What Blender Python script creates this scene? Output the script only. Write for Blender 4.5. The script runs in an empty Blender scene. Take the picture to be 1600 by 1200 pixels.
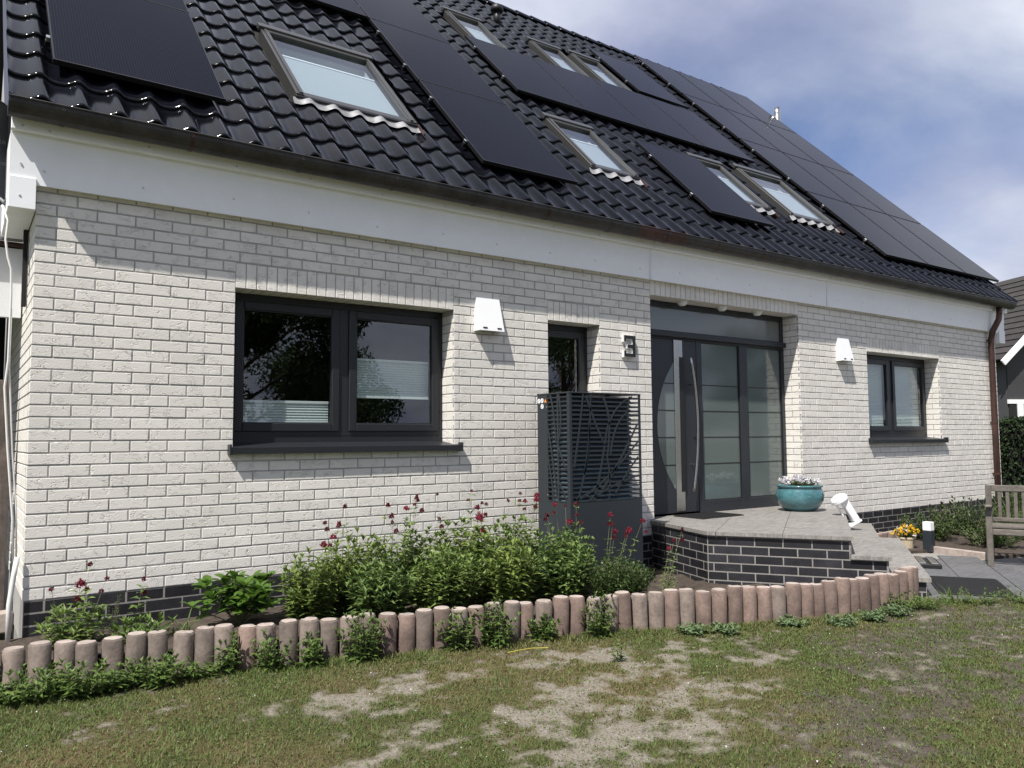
import bpy, math, random
import numpy as np
from mathutils import Vector, Matrix

random.seed(7)
rng = np.random.default_rng(7)
scene = bpy.context.scene
COL = scene.collection

# ------------------------------------------------------------------ camera
F_PX, CAM = 1232.85, (-0.3995, -6.1895, 1.0519)
YAW, PITCH, ROLL = 0.6142, 0.0692, -0.0074
fw = Vector((math.sin(YAW) * math.cos(PITCH), math.cos(YAW) * math.cos(PITCH), math.sin(PITCH)))
rt0 = Vector((math.cos(YAW), -math.sin(YAW), 0)); up0 = rt0.cross(fw)
rt = rt0 * math.cos(ROLL) + up0 * math.sin(ROLL)
up = -rt0 * math.sin(ROLL) + up0 * math.cos(ROLL)
cam_d = bpy.data.cameras.new("camera"); cam = bpy.data.objects.new("camera", cam_d); COL.objects.link(cam)
cam_d.sensor_width = 36.0; cam_d.lens = F_PX / 1600 * 36.0; cam_d.clip_start = 0.05; cam_d.clip_end = 2000
M = Matrix.Identity(4)
for i in range(3):
    M[i][0], M[i][1], M[i][2], M[i][3] = rt[i], up[i], -fw[i], CAM[i]
cam.matrix_world = M
scene.camera = cam

# ------------------------------------------------------------------ light and sky
SUN_TRAVEL = Vector((0.62, 0.32, -1.0)).normalized()
sun_d = bpy.data.lights.new("sun", 'SUN'); sun_d.energy = 4.9; sun_d.angle = math.radians(0.53); sun_d.color = (1.0, 0.955, 0.88)
sun = bpy.data.objects.new("sun", sun_d); COL.objects.link(sun)
sun.rotation_euler = SUN_TRAVEL.to_track_quat('-Z', 'Y').to_euler()
sun.location = (-8, -4, 14)

world = bpy.data.worlds.new("World"); scene.world = world; world.use_nodes = True
wt = world.node_tree; wt.nodes.clear()
def wn(t, **k):
    n = wt.nodes.new(t)
    for a, b in k.items(): setattr(n, a, b)
    return n
w_out = wn('ShaderNodeOutputWorld'); w_bg = wn('ShaderNodeBackground'); w_sky = wn('ShaderNodeTexSky')
w_sky.sky_type = 'NISHITA'; w_sky.sun_disc = False
w_sky.sun_elevation = math.asin(-SUN_TRAVEL.z); w_sky.sun_rotation = math.atan2(-SUN_TRAVEL.x, -SUN_TRAVEL.y)
w_sky.altitude = 0; w_sky.air_density = 1.0; w_sky.dust_density = 0.6; w_sky.ozone_density = 2.5
w_tc = wn('ShaderNodeTexCoord')
w_sep = wn('ShaderNodeSeparateXYZ'); wt.links.new(w_tc.outputs['Generated'], w_sep.inputs[0])
w_add = wn('ShaderNodeMath', operation='ADD'); w_add.inputs[1].default_value = 0.28; wt.links.new(w_sep.outputs['Z'], w_add.inputs[0])
w_max = wn('ShaderNodeMath', operation='MAXIMUM'); w_max.inputs[1].default_value = 0.12; wt.links.new(w_add.outputs[0], w_max.inputs[0])
w_dx = wn('ShaderNodeMath', operation='DIVIDE'); wt.links.new(w_sep.outputs['X'], w_dx.inputs[0]); wt.links.new(w_max.outputs[0], w_dx.inputs[1])
w_dy = wn('ShaderNodeMath', operation='DIVIDE'); wt.links.new(w_sep.outputs['Y'], w_dy.inputs[0]); wt.links.new(w_max.outputs[0], w_dy.inputs[1])
w_cmb = wn('ShaderNodeCombineXYZ'); wt.links.new(w_dx.outputs[0], w_cmb.inputs[0]); wt.links.new(w_dy.outputs[0], w_cmb.inputs[1])
w_cmb.inputs[2].default_value = 11.2
w_n1 = wn('ShaderNodeTexNoise'); w_n1.inputs['Scale'].default_value = 1.15; w_n1.inputs['Detail'].default_value = 9; w_n1.inputs['Roughness'].default_value = 0.52; w_n1.inputs['Distortion'].default_value = 0.25
wt.links.new(w_cmb.outputs[0], w_n1.inputs['Vector'])
w_r1 = wn('ShaderNodeValToRGB'); w_r1.color_ramp.elements[0].position = 0.30; w_r1.color_ramp.elements[1].position = 0.55
wt.links.new(w_n1.outputs['Fac'], w_r1.inputs[0])
w_n2 = wn('ShaderNodeTexNoise'); w_n2.inputs['Scale'].default_value = 1.7; w_n2.inputs['Detail'].default_value = 6; w_n2.inputs['Roughness'].default_value = 0.5
w_map2 = wn('ShaderNodeMapping'); w_map2.inputs['Location'].default_value = (4.2, 1.3, 0); wt.links.new(w_cmb.outputs[0], w_map2.inputs[0]); wt.links.new(w_map2.outputs[0], w_n2.inputs['Vector'])
w_r2 = wn('ShaderNodeValToRGB'); e = w_r2.color_ramp.elements
e[0].position = 0.34; e[0].color = (2.5, 2.75, 3.95, 1); e[1].position = 0.68; e[1].color = (5.9, 6.15, 6.7, 1)
wt.links.new(w_n2.outputs['Fac'], w_r2.inputs[0])
w_tint = wn('ShaderNodeMixRGB', blend_type='MULTIPLY'); w_tint.inputs[0].default_value = 1.0; w_tint.inputs[2].default_value = (0.80, 0.72, 0.78, 1)
wt.links.new(w_sky.outputs[0], w_tint.inputs[1])
w_mix = wn('ShaderNodeMixRGB'); wt.links.new(w_r1.outputs[0], w_mix.inputs[0]); wt.links.new(w_tint.outputs[0], w_mix.inputs[1]); wt.links.new(w_r2.outputs[0], w_mix.inputs[2])
wt.links.new(w_mix.outputs[0], w_bg.inputs[0]); w_bg.inputs[1].default_value = 0.115
wt.links.new(w_bg.outputs[0], w_out.inputs[0])

scene.view_settings.view_transform = 'Standard'; scene.view_settings.look = 'None'
scene.view_settings.exposure = 0.46; scene.view_settings.gamma = 1.0
try: scene.view_settings.use_curve_mapping = False
except Exception: pass
scene.render.engine = 'CYCLES'
scene.render.resolution_x = 1024; scene.render.resolution_y = 768

# ------------------------------------------------------------------ helpers
class MB:
    def __init__(s): s.v = []; s.f = []
    def add(s, vs, fs):
        o = len(s.v); s.v.extend([tuple(p) for p in vs]); s.f.extend([tuple(i + o for i in f) for f in fs]); return s
    def box(s, x0, y0, z0, x1, y1, z1, b=0.0):
        return s.obox(((x0+x1)/2, (y0+y1)/2, (z0+z1)/2), (abs(x1-x0)/2, abs(y1-y0)/2, abs(z1-z0)/2), b=b)
    def obox(s, c, h, ax=None, b=0.0):
        c = Vector(c); ax = ax or (Vector((1,0,0)), Vector((0,1,0)), Vector((0,0,1)))
        ax = [Vector(a) for a in ax]
        if b <= 0:
            vs = []
            for sz in (-1, 1):
                for sy in (-1, 1):
                    for sx in (-1, 1): vs.append(c + ax[0]*h[0]*sx + ax[1]*h[1]*sy + ax[2]*h[2]*sz)
            return s.add(vs, [(0,2,3,1),(4,5,7,6),(0,1,5,4),(2,6,7,3),(0,4,6,2),(1,3,7,5)])
        b = min(b, min(h)*0.9)
        vs = []; idx = {}
        for sx in (-1,1):
            for sy in (-1,1):
                for sz in (-1,1):
                    sg = (sx,sy,sz)
                    for a in range(3):
                        d = [h[i]-(0 if i == a else b) for i in range(3)]
                        idx[(sg,a)] = len(vs); vs.append(c + sum((ax[i]*d[i]*sg[i] for i in range(3)), Vector()))
        fs = []
        def orient(q):
            p = [vs[i] for i in q]; n = (p[1]-p[0]).cross(p[2]-p[0]); m = sum(p, Vector())/len(p) - c
            return q if n.dot(m) > 0 else q[::-1]
        for a in range(3):
            o = [i for i in range(3) if i != a]
            for sa in (-1,1):
                q = []
                for s1, s2 in ((-1,-1),(1,-1),(1,1),(-1,1)):
                    sg = [0,0,0]; sg[a] = sa; sg[o[0]] = s1; sg[o[1]] = s2; q.append(idx[(tuple(sg),a)])
                fs.append(orient(q))
            for s1 in (-1,1):
                for s2 in (-1,1):
                    q = []
                    for t, k in ((-1,o[0]),(1,o[0]),(1,o[1]),(-1,o[1])):
                        sg = [0,0,0]; sg[a] = t; sg[o[0]] = s1; sg[o[1]] = s2; q.append(idx[(tuple(sg),k)])
                    fs.append(orient(q))
        for sx in (-1,1):
            for sy in (-1,1):
                for sz in (-1,1): fs.append(orient([idx[((sx,sy,sz),a)] for a in range(3)]))
        return s.add(vs, fs)
    def tube(s, pts, r, n=8, cap=True):
        pts = [Vector(p) for p in pts]; m = len(pts)
        rr = r if isinstance(r, (list, tuple)) else [r]*m
        vs = []; prev = None
        for i, p in enumerate(pts):
            d = (pts[min(i+1,m-1)] - pts[max(i-1,0)]).normalized()
            a = prev - d*prev.dot(d) if prev is not None else d.orthogonal()
            a.normalize(); prev = a; bb = d.cross(a)
            for k in range(n):
                t = 2*math.pi*k/n; vs.append(p + (a*math.cos(t) + bb*math.sin(t))*rr[i])
        fs = [(i*n+k, i*n+(k+1)%n, (i+1)*n+(k+1)%n, (i+1)*n+k) for i in range(m-1) for k in range(n)]
        if cap: fs += [tuple(range(n))[::-1], tuple((m-1)*n+k for k in range(n))]
        return s.add(vs, fs)
    def lathe(s, prof, c=(0,0,0), n=24, closed=True):
        vs = [(c[0]+r*math.cos(2*math.pi*k/n), c[1]+r*math.sin(2*math.pi*k/n), c[2]+z) for r, z in prof for k in range(n)]
        m = len(prof)
        fs = [(i*n+k, i*n+(k+1)%n, (i+1)*n+(k+1)%n, (i+1)*n+k) for i in range(m-1) for k in range(n)]
        if closed: fs += [tuple(range(n))[::-1], tuple((m-1)*n+k for k in range(n))]
        return s.add(vs, fs)
    def prism(s, pts, z0, z1):
        n = len(pts)
        vs = [(x,y,z0) for x,y in pts] + [(x,y,z1) for x,y in pts]
        return s.add(vs, [tuple(range(n))[::-1], tuple(range(n,2*n))] + [(i,(i+1)%n,n+(i+1)%n,n+i) for i in range(n)])
    def build(s, name, mat, parent=None, smooth=False):
        me = bpy.data.meshes.new(name); me.from_pydata(s.v, [], s.f); me.update()
        return link(name, me, mat, parent, smooth)

def link(name, me, mat=None, parent=None, smooth=False):
    if mat is not None and not me.materials: me.materials.append(mat)
    if smooth: me.polygons.foreach_set('use_smooth', [True]*len(me.polygons))
    o = bpy.data.objects.new(name, me); COL.objects.link(o)
    if parent is not None: o.parent = parent
    return o
def npmesh(name, V, Fc, mat, parent=None, attrs=None):
    me = bpy.data.meshes.new(name)
    me.from_pydata(V.tolist(), [], Fc.tolist()); me.update()
    for an, (typ, arr) in (attrs or {}).items():
        a = me.attributes.new(an, typ, 'POINT')
        a.data.foreach_set('color' if typ == 'FLOAT_COLOR' else 'value', np.ascontiguousarray(arr, dtype=np.float32).ravel())
    return link(name, me, mat, parent)
def empty(name, loc=(0,0,0)):
    o = bpy.data.objects.new(name, None); o.location = loc; o.empty_display_size = 0.1; COL.objects.link(o); return o
def tag(o, label, cat, group=None, kind=None):
    if label: o["label"] = label
    if cat: o["category"] = cat
    if group: o["group"] = group
    if kind: o["kind"] = kind
    return o
def thing(name, label, cat, group=None, loc=(0,0,0)):
    return tag(empty(name, loc), label, cat, group)
def rebase(root, loc):
    """put the empty at the thing's base while its parts keep their world coordinates"""
    root.location = loc
    for c in root.children: c.location = Vector(c.location) - Vector(loc)

# ------------------------------------------------------------------ materials
MATS = {}
def mat(name, col, rough=0.6, metal=0.0, spec=0.5, vary=None, bump=None, coat=0.0, rnd=0.0, sheen=0.0, trans=None):
    """vary=(scale, amount) mottles the colour; bump=(scale, strength, distance); rnd: per piece brightness spread"""
    m = bpy.data.materials.new(name); m.use_nodes = True; nt = m.node_tree; p = nt.nodes['Principled BSDF']
    p.inputs['Base Color'].default_value = (*col, 1); p.inputs['Roughness'].default_value = rough
    p.inputs['Metallic'].default_value = metal; p.inputs['Specular IOR Level'].default_value = spec
    p.inputs['Coat Weight'].default_value = coat; p.inputs['Coat Roughness'].default_value = 0.08
    geo = nt.nodes.new('ShaderNodeNewGeometry')
    cur = None
    if vary or rnd:
        val = None
        def addv(sock, amt):
            nonlocal val
            mr = nt.nodes.new('ShaderNodeMapRange'); mr.inputs['From Min'].default_value = 0.0; mr.inputs['From Max'].default_value = 1.0
            mr.inputs['To Min'].default_value = 1-amt; mr.inputs['To Max'].default_value = 1+amt; nt.links.new(sock, mr.inputs['Value'])
            if val is None: val = mr.outputs[0]
            else:
                k = nt.nodes.new('ShaderNodeMath'); k.operation = 'MULTIPLY'; nt.links.new(val, k.inputs[0]); nt.links.new(mr.outputs[0], k.inputs[1]); val = k.outputs[0]
        if vary:
            for sc, am in ((vary[0], vary[1]), (vary[0]*5.3, vary[1]*0.6)):
                n = nt.nodes.new('ShaderNodeTexNoise'); n.inputs['Scale'].default_value = sc; n.inputs['Detail'].default_value = 5
                nt.links.new(geo.outputs['Position'], n.inputs['Vector'])
                mr = nt.nodes.new('ShaderNodeMapRange'); mr.inputs['From Min'].default_value = 0.25; mr.inputs['From Max'].default_value = 0.75; nt.links.new(n.outputs['Fac'], mr.inputs['Value'])
                addv(mr.outputs[0], am)
        if rnd:
            oi = nt.nodes.new('ShaderNodeObjectInfo'); ad = nt.nodes.new('ShaderNodeMath'); ad.operation = 'ADD'
            nt.links.new(oi.outputs['Random'], ad.inputs[0]); nt.links.new(geo.outputs['Random Per Island'], ad.inputs[1])
            fr = nt.nodes.new('ShaderNodeMath'); fr.operation = 'FRACT'; nt.links.new(ad.outputs[0], fr.inputs[0]); addv(fr.outputs[0], rnd)
        mx = nt.nodes.new('ShaderNodeVectorMath'); mx.operation = 'SCALE'; mx.inputs[0].default_value = col
        nt.links.new(val, mx.inputs['Scale']); nt.links.new(mx.outputs[0], p.inputs['Base Color'])
    if bump:
        n = nt.nodes.new('ShaderNodeTexNoise'); n.inputs['Scale'].default_value = bump[0]; n.inputs['Detail'].default_value = 6
        nt.links.new(geo.outputs['Position'], n.inputs['Vector'])
        b = nt.nodes.new('ShaderNodeBump'); b.inputs['Strength'].default_value = bump[1]; b.inputs['Distance'].default_value = bump[2] if len(bump) > 2 else 0.01
        nt.links.new(n.outputs['Fac'], b.inputs['Height']); nt.links.new(b.outputs[0], p.inputs['Normal'])
    MATS[name] = m
    return m
def principled(m): return m.node_tree.nodes['Principled BSDF']

def brick_material(name, col, rnd, crease=1.0):
    m = mat(name, col, 0.75, spec=0.3, vary=(1.1, 0.06), rnd=rnd)
    nt = m.node_tree; p = principled(m); N = nt.nodes.new; Lk = nt.links.new
    geo = N('ShaderNodeNewGeometry')
    mp = N('ShaderNodeMapping'); mp.inputs['Scale'].default_value = (9, 9, 17); mp.inputs['Rotation'].default_value = (0, 0.45, 0.0); Lk(geo.outputs['Position'], mp.inputs[0])
    n1 = N('ShaderNodeTexNoise'); n1.inputs['Scale'].default_value = 1.6; n1.inputs['Detail'].default_value = 3; n1.inputs['Distortion'].default_value = 0.7; Lk(mp.outputs[0], n1.inputs['Vector'])
    s = N('ShaderNodeMath'); s.operation = 'SUBTRACT'; s.inputs[1].default_value = 0.5; Lk(n1.outputs['Fac'], s.inputs[0])
    a = N('ShaderNodeMath'); a.operation = 'ABSOLUTE'; Lk(s.outputs[0], a.inputs[0])
    r = N('ShaderNodeMapRange'); r.inputs['From Max'].default_value = 0.030; r.inputs['To Min'].default_value = 0; r.inputs['To Max'].default_value = 1; r.interpolation_type = 'SMOOTHSTEP'; Lk(a.outputs[0], r.inputs['Value'])
    n2 = N('ShaderNodeTexNoise'); n2.inputs['Scale'].default_value = 11; n2.inputs['Detail'].default_value = 1; Lk(geo.outputs['Position'], n2.inputs['Vector'])
    g = N('ShaderNodeMapRange'); g.inputs['From Min'].default_value = 0.46; g.inputs['From Max'].default_value = 0.60; Lk(n2.outputs['Fac'], g.inputs['Value'])
    mx = N('ShaderNodeMix'); mx.data_type = 'FLOAT'; Lk(g.outputs[0], mx.inputs['Factor']); mx.inputs['A'].default_value = 1.0; Lk(r.outputs[0], mx.inputs['B'])
    n3 = N('ShaderNodeTexNoise'); n3.inputs['Scale'].default_value = 95; n3.inputs['Detail'].default_value = 4; Lk(geo.outputs['Position'], n3.inputs['Vector'])
    ad = N('ShaderNodeMath'); ad.operation = 'MULTIPLY_ADD'; Lk(n3.outputs['Fac'], ad.inputs[0]); ad.inputs[1].default_value = 0.45; Lk(mx.outputs['Result'], ad.inputs[2])
    b = N('ShaderNodeBump'); b.inputs['Strength'].default_value = 0.8*crease; b.inputs['Distance'].default_value = 0.005; Lk(ad.outputs[0], b.inputs['Height']); Lk(b.outputs[0], p.inputs['Normal'])
    return m

M_brick = brick_material('white_brick', (0.705, 0.68, 0.635), 0.045)
M_mortar = mat('grey_mortar', (0.35, 0.342, 0.335), 0.9, vary=(6, 0.12), bump=(60, 0.4, 0.004))
M_plinth = mat('black_clinker', (0.022, 0.022, 0.026), 0.38, spec=0.5, vary=(9, 0.3), rnd=0.35, bump=(40, 0.25, 0.004))
M_pmortar = mat('pale_mortar', (0.25, 0.24, 0.225), 0.9, vary=(8, 0.15), bump=(70, 0.5, 0.004))
M_fascia = mat('white_fascia', (0.88, 0.89, 0.91), 0.5, vary=(2.2, 0.03))
M_screw = mat('screw_head', (0.62, 0.63, 0.66), 0.3, metal=0.6)
M_gutter = mat('weathered_copper_dark', (0.045, 0.042, 0.040), 0.42, metal=0.35, vary=(4, 0.4), bump=(20, 0.1, 0.004))
M_copper = mat('brown_copper', (0.070, 0.036, 0.030), 0.42, metal=0.45, vary=(5, 0.35), bump=(18, 0.1, 0.004))
M_tile = mat('black_glazed_tile', (0.0045, 0.005, 0.0075), 0.13, spec=0.5, vary=(7, 0.35), rnd=0.3, bump=(9, 0.08, 0.01))
principled(M_tile).inputs['IOR'].default_value = 1.33
M_panel = mat('black_cell_glass', (0.006, 0.007, 0.013), 0.12, spec=0.42)
principled(M_panel).inputs['IOR'].default_value = 1.09
M_pframe = mat('black_anodised', (0.012, 0.012, 0.014), 0.35, metal=0.3)
M_alu = mat('bare_aluminium', (0.62, 0.62, 0.63), 0.28, metal=1.0)
M_steel = mat('brushed_steel', (0.50, 0.49, 0.47), 0.27, metal=1.0, bump=(120, 0.05, 0.001))
M_anth = mat('anthracite_frame', (0.017, 0.019, 0.023), 0.38, spec=0.45, bump=(220, 0.06, 0.001))
M_door = mat('anthracite_door', (0.023, 0.026, 0.033), 0.40, spec=0.45, bump=(220, 0.06, 0.001))
M_black = mat('black_plastic', (0.010, 0.010, 0.011), 0.5)
M_white = mat('white_plastic', (0.78, 0.79, 0.80), 0.35, spec=0.5)
M_blind = mat('pleated_white_fabric', (0.62, 0.66, 0.66), 0.85, rnd=0.05)
M_skysheet = mat('roof_sky_sheet', (0.33, 0.36, 0.39), 0.85)  # pale sheet colour standing for bright sky reflected in the roof windows
M_lead = mat('grey_lead_flashing', (0.27, 0.27, 0.28), 0.55, metal=0.2, vary=(14, 0.3), bump=(30, 0.3, 0.006))
M_vframe = mat('grey_roof_window_frame', (0.10, 0.10, 0.098), 0.33, metal=0.6)
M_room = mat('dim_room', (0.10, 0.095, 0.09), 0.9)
M_roomw = mat('pale_attic_lining', (0.42, 0.47, 0.48), 0.8)
M_satin = mat('satin_glass', (0.105, 0.130, 0.128), 0.07, spec=0.9)
M_satin2 = mat('satin_glass_border', (0.17, 0.185, 0.18), 0.06, spec=0.9)
M_pal = mat('red_concrete_palisade', (0.150, 0.107, 0.090), 0.88, vary=(9, 0.35), rnd=0.25, bump=(55, 0.6, 0.005))
M_palcap = mat('pale_stone_sunlit_tops', (0.37, 0.31, 0.275), 0.9, vary=(16, 0.25), rnd=0.12, bump=(60, 0.5, 0.004))  # palisade tops painted paler than their sides, standing for sun on them
M_turq = mat('turquoise_glaze', (0.055, 0.150, 0.170), 0.16, spec=0.6, vary=(7, 0.35), coat=0.4)
M_rubber = mat('black_rubber', (0.011, 0.011, 0.012), 0.65, bump=(150, 0.3, 0.003))
M_bench = mat('silver_weathered_teak', (0.125, 0.112, 0.098), 0.85, vary=(12, 0.25), rnd=0.12, bump=(60, 0.4, 0.003))
M_fence = mat('dark_weathered_board', (0.095, 0.076, 0.066), 0.8, vary=(8, 0.35), bump=(40, 0.3, 0.004))
M_dish = mat('graphite_dish', (0.20, 0.205, 0.215), 0.45)
M_ink = mat('white_print', (0.75, 0.76, 0.78), 0.5)
M_cable = mat('white_cable', (0.70, 0.69, 0.66), 0.5)
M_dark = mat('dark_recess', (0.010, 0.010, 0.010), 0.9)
M_hp = mat('anthracite_sheet', (0.022, 0.028, 0.034), 0.42, spec=0.45)
M_coil = mat('blue_grey_coil', (0.085, 0.135, 0.175), 0.25, metal=0.3)
M_orange = mat('orange_print', (0.75, 0.26, 0.04), 0.5)
M_slate = mat('grey_grained_slate', (0.215, 0.205, 0.192), 0.7, rnd=0.05)
M_paving = mat('dark_grained_paving', (0.110, 0.110, 0.114), 0.7, rnd=0.07)
M_soil = mat('bed_soil', (0.060, 0.045, 0.034), 0.95, vary=(14, 0.4), bump=(30, 1.0, 0.03))
M_ntile = mat('brown_neighbour_tile', (0.034, 0.029, 0.027), 0.7, vary=(3, 0.2), rnd=0.2)
M_nclad = mat('charcoal_cladding', (0.055, 0.055, 0.058), 0.7, rnd=0.06)
M_npaint = mat('white_barge_paint', (0.80, 0.80, 0.80), 0.5)
M_net = mat('net_curtain', (0.30, 0.31, 0.32), 0.9)
M_bark = mat('bark', (0.085, 0.062, 0.045), 0.9, bump=(25, 0.8, 0.02))
M_terra = mat('cream_clay', (0.55, 0.46, 0.33), 0.8)

def streaks(m, sc, lo, hi, rot):
    """directional stone grain mixed into the base colour and the relief"""
    nt = m.node_tree; p = principled(m); N = nt.nodes.new; Lk = nt.links.new
    geo = N('ShaderNodeNewGeometry'); mp = N('ShaderNodeMapping'); mp.inputs['Rotation'].default_value = (0, 0, rot); mp.inputs['Scale'].default_value = sc; Lk(geo.outputs['Position'], mp.inputs[0])
    n = N('ShaderNodeTexNoise'); n.inputs['Scale'].default_value = 1; n.inputs['Detail'].default_value = 7; n.inputs['Roughness'].default_value = 0.62; n.inputs['Distortion'].default_value = 1.2; Lk(mp.outputs[0], n.inputs['Vector'])
    r = N('ShaderNodeMapRange'); r.inputs['From Min'].default_value = 0.3; r.inputs['From Max'].default_value = 0.7; r.inputs['To Min'].default_value = lo; r.inputs['To Max'].default_value = hi; Lk(n.outputs['Fac'], r.inputs['Value'])
    src = p.inputs['Base Color'].links[0].from_socket
    mx = N('ShaderNodeVectorMath'); mx.operation = 'SCALE'; Lk(src, mx.inputs[0]); Lk(r.outputs[0], mx.inputs['Scale']); Lk(mx.outputs[0], p.inputs['Base Color'])
    b = N('ShaderNodeBump'); b.inputs['Strength'].default_value = 0.4; b.inputs['Distance'].default_value = 0.006; Lk(n.outputs['Fac'], b.inputs['Height']); Lk(b.outputs[0], p.inputs['Normal'])
streaks(M_slate, (7, 42, 7), 0.55, 1.5, -0.59)
streaks(M_paving, (4, 20, 4), 0.7, 1.35, -0.2)
streaks(M_fence, (30, 30, 2.2), 0.65, 1.3, 0)
streaks(M_bench, (30, 4, 30), 0.8, 1.2, 0)

def line_material(m, axis, period, width, col):
    """thin printed conductor lines across a panel, in the panel's own coordinates"""
    nt = m.node_tree; p = principled(m); N = nt.nodes.new; Lk = nt.links.new
    tc = N('ShaderNodeTexCoord'); sp = N('ShaderNodeSeparateXYZ'); Lk(tc.outputs['Object'], sp.inputs[0])
    mo = N('ShaderNodeMath'); mo.operation = 'PINGPONG'; mo.inputs[1].default_value = period/2; Lk(sp.outputs[axis], mo.inputs[0])
    lt = N('ShaderNodeMath'); lt.operation = 'LESS_THAN'; lt.inputs[1].default_value = width; Lk(mo.outputs[0], lt.inputs[0])
    mx = N('ShaderNodeMixRGB'); mx.inputs[1].default_value = p.inputs['Base Color'].default_value; mx.inputs[2].default_value = (*col, 1); Lk(lt.outputs[0], mx.inputs[0]); Lk(mx.outputs[0], p.inputs['Base Color'])
line_material(M_panel, 'X', 0.021, 0.0022, (0.013, 0.014, 0.021))

def glass_material(name, f0, tint):
    m = bpy.data.materials.new(name); m.use_nodes = True; nt = m.node_tree; nt.nodes.clear(); N = nt.nodes.new; Lk = nt.links.new
    o = N('ShaderNodeOutputMaterial'); mx = N('ShaderNodeMixShader'); geo = N('ShaderNodeNewGeometry')
    dt = N('ShaderNodeVectorMath'); dt.operation = 'DOT_PRODUCT'; Lk(geo.outputs['Normal'], dt.inputs[0]); Lk(geo.outputs['Incoming'], dt.inputs[1])
    ab = N('ShaderNodeMath'); ab.operation = 'ABSOLUTE'; Lk(dt.outputs['Value'], ab.inputs[0])
    om = N('ShaderNodeMath'); om.operation = 'SUBTRACT'; om.inputs[0].default_value = 1.0; Lk(ab.outputs[0], om.inputs[1])
    pw = N('ShaderNodeMath'); pw.operation = 'POWER'; pw.inputs[1].default_value = 5; Lk(om.outputs[0], pw.inputs[0])
    ma = N('ShaderNodeMath'); ma.operation = 'MULTIPLY_ADD'; ma.inputs[1].default_value = 1-f0; ma.inputs[2].default_value = f0; Lk(pw.outputs[0], ma.inputs[0])
    tr = N('ShaderNodeBsdfTransparent'); tr.inputs[0].default_value = (*tint, 1); gl = N('ShaderNodeBsdfGlossy'); gl.inputs['Roughness'].default_value = 0.004; gl.inputs[0].default_value = (0.95, 0.96, 1, 1)
    Lk(ma.outputs[0], mx.inputs[0]); Lk(tr.outputs[0], mx.inputs[1]); Lk(gl.outputs[0], mx.inputs[2]); Lk(mx.outputs[0], o.inputs[0])
    return m
M_glass = glass_material('window_glass', 0.11, (0.78, 0.84, 0.83))
M_vglass = glass_material('roof_window_glass', 0.12, (0.84, 0.91, 0.92))

def leaf_material(name, c1, c2, rough=0.45, transl=0.35, attr=False):
    m = bpy.data.materials.new(name); m.use_nodes = True; nt = m.node_tree; nt.nodes.clear(); N = nt.nodes.new; Lk = nt.links.new
    o = N('ShaderNodeOutputMaterial'); geo = N('ShaderNodeNewGeometry'); rp = N('ShaderNodeValToRGB')
    rp.color_ramp.elements[0].color = (*c1, 1); rp.color_ramp.elements[1].color = (*c2, 1)
    Lk(geo.outputs['Random Per Island'], rp.inputs[0]); colr = rp.outputs[0]
    if attr:
        at = N('ShaderNodeAttribute'); at.attribute_name = 'dry'
        mx0 = N('ShaderNodeMixRGB'); mx0.inputs[2].default_value = (0.21, 0.165, 0.080, 1); Lk(at.outputs['Fac'], mx0.inputs[0]); Lk(colr, mx0.inputs[1]); colr = mx0.outputs[0]
    p = N('ShaderNodeBsdfPrincipled'); p.inputs['Roughness'].default_value = rough; p.inputs['Specular IOR Level'].default_value = 0.35; Lk(colr, p.inputs['Base Color'])
    t = N('ShaderNodeBsdfTranslucent'); Lk(colr, t.inputs[0]); mx = N('ShaderNodeMixShader'); mx.inputs[0].default_value = transl
    Lk(p.outputs[0], mx.inputs[1]); Lk(t.outputs[0], mx.inputs[2]); Lk(mx.outputs[0], o.inputs[0])
    return m
M_val = leaf_material('valerian_leaf', (0.072, 0.125, 0.030), (0.245, 0.33, 0.088))
M_val2 = leaf_material('valerian_leaf_yellowish', (0.075, 0.125, 0.027), (0.24, 0.315, 0.078))
M_val3 = leaf_material('valerian_leaf_bluish', (0.064, 0.118, 0.032), (0.215, 0.30, 0.088))
M_hyd = leaf_material('hydrangea_leaf', (0.060, 0.125, 0.020), (0.115, 0.205, 0.035), 0.35)
M_stem = mat('green_stem', (0.14, 0.15, 0.075), 0.6)
M_dstem = mat('dark_stem', (0.075, 0.055, 0.040), 0.7)
M_shrub = leaf_material('shrub_leaf', (0.030, 0.060, 0.015), (0.085, 0.135, 0.035), 0.35)
M_hedge = leaf_material('hedge_leaf', (0.012, 0.026, 0.008), (0.030, 0.055, 0.014), 0.6, 0.2)
M_treeleaf = leaf_material('tree_leaf', (0.030, 0.060, 0.016), (0.070, 0.115, 0.030), 0.5, 0.3)
M_grass = leaf_material('grass_blade', (0.055, 0.095, 0.020), (0.130, 0.180, 0.042), 0.6, 0.3, attr=True)
M_weedl = leaf_material('weed_leaf', (0.065, 0.12, 0.028), (0.165, 0.24, 0.06), 0.45)
M_iris = leaf_material('strap_leaf', (0.09, 0.15, 0.04), (0.16, 0.22, 0.07), 0.4)
M_rose = leaf_material('pale_rosette_leaf', (0.12, 0.19, 0.085), (0.20, 0.27, 0.13), 0.6)
M_red = leaf_material('red_floret', (0.14, 0.008, 0.020), (0.30, 0.026, 0.055), 0.6, 0.25)
M_dred = leaf_material('dark_red_bud', (0.07, 0.006, 0.010), (0.15, 0.012, 0.022), 0.7, 0.15)
M_pansyw = leaf_material('white_petal', (0.60, 0.58, 0.64), (0.82, 0.81, 0.84), 0.6, 0.3)
M_yell = leaf_material('yellow_petal', (0.70, 0.36, 0.01), (0.80, 0.55, 0.03), 0.6, 0.3)

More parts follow.
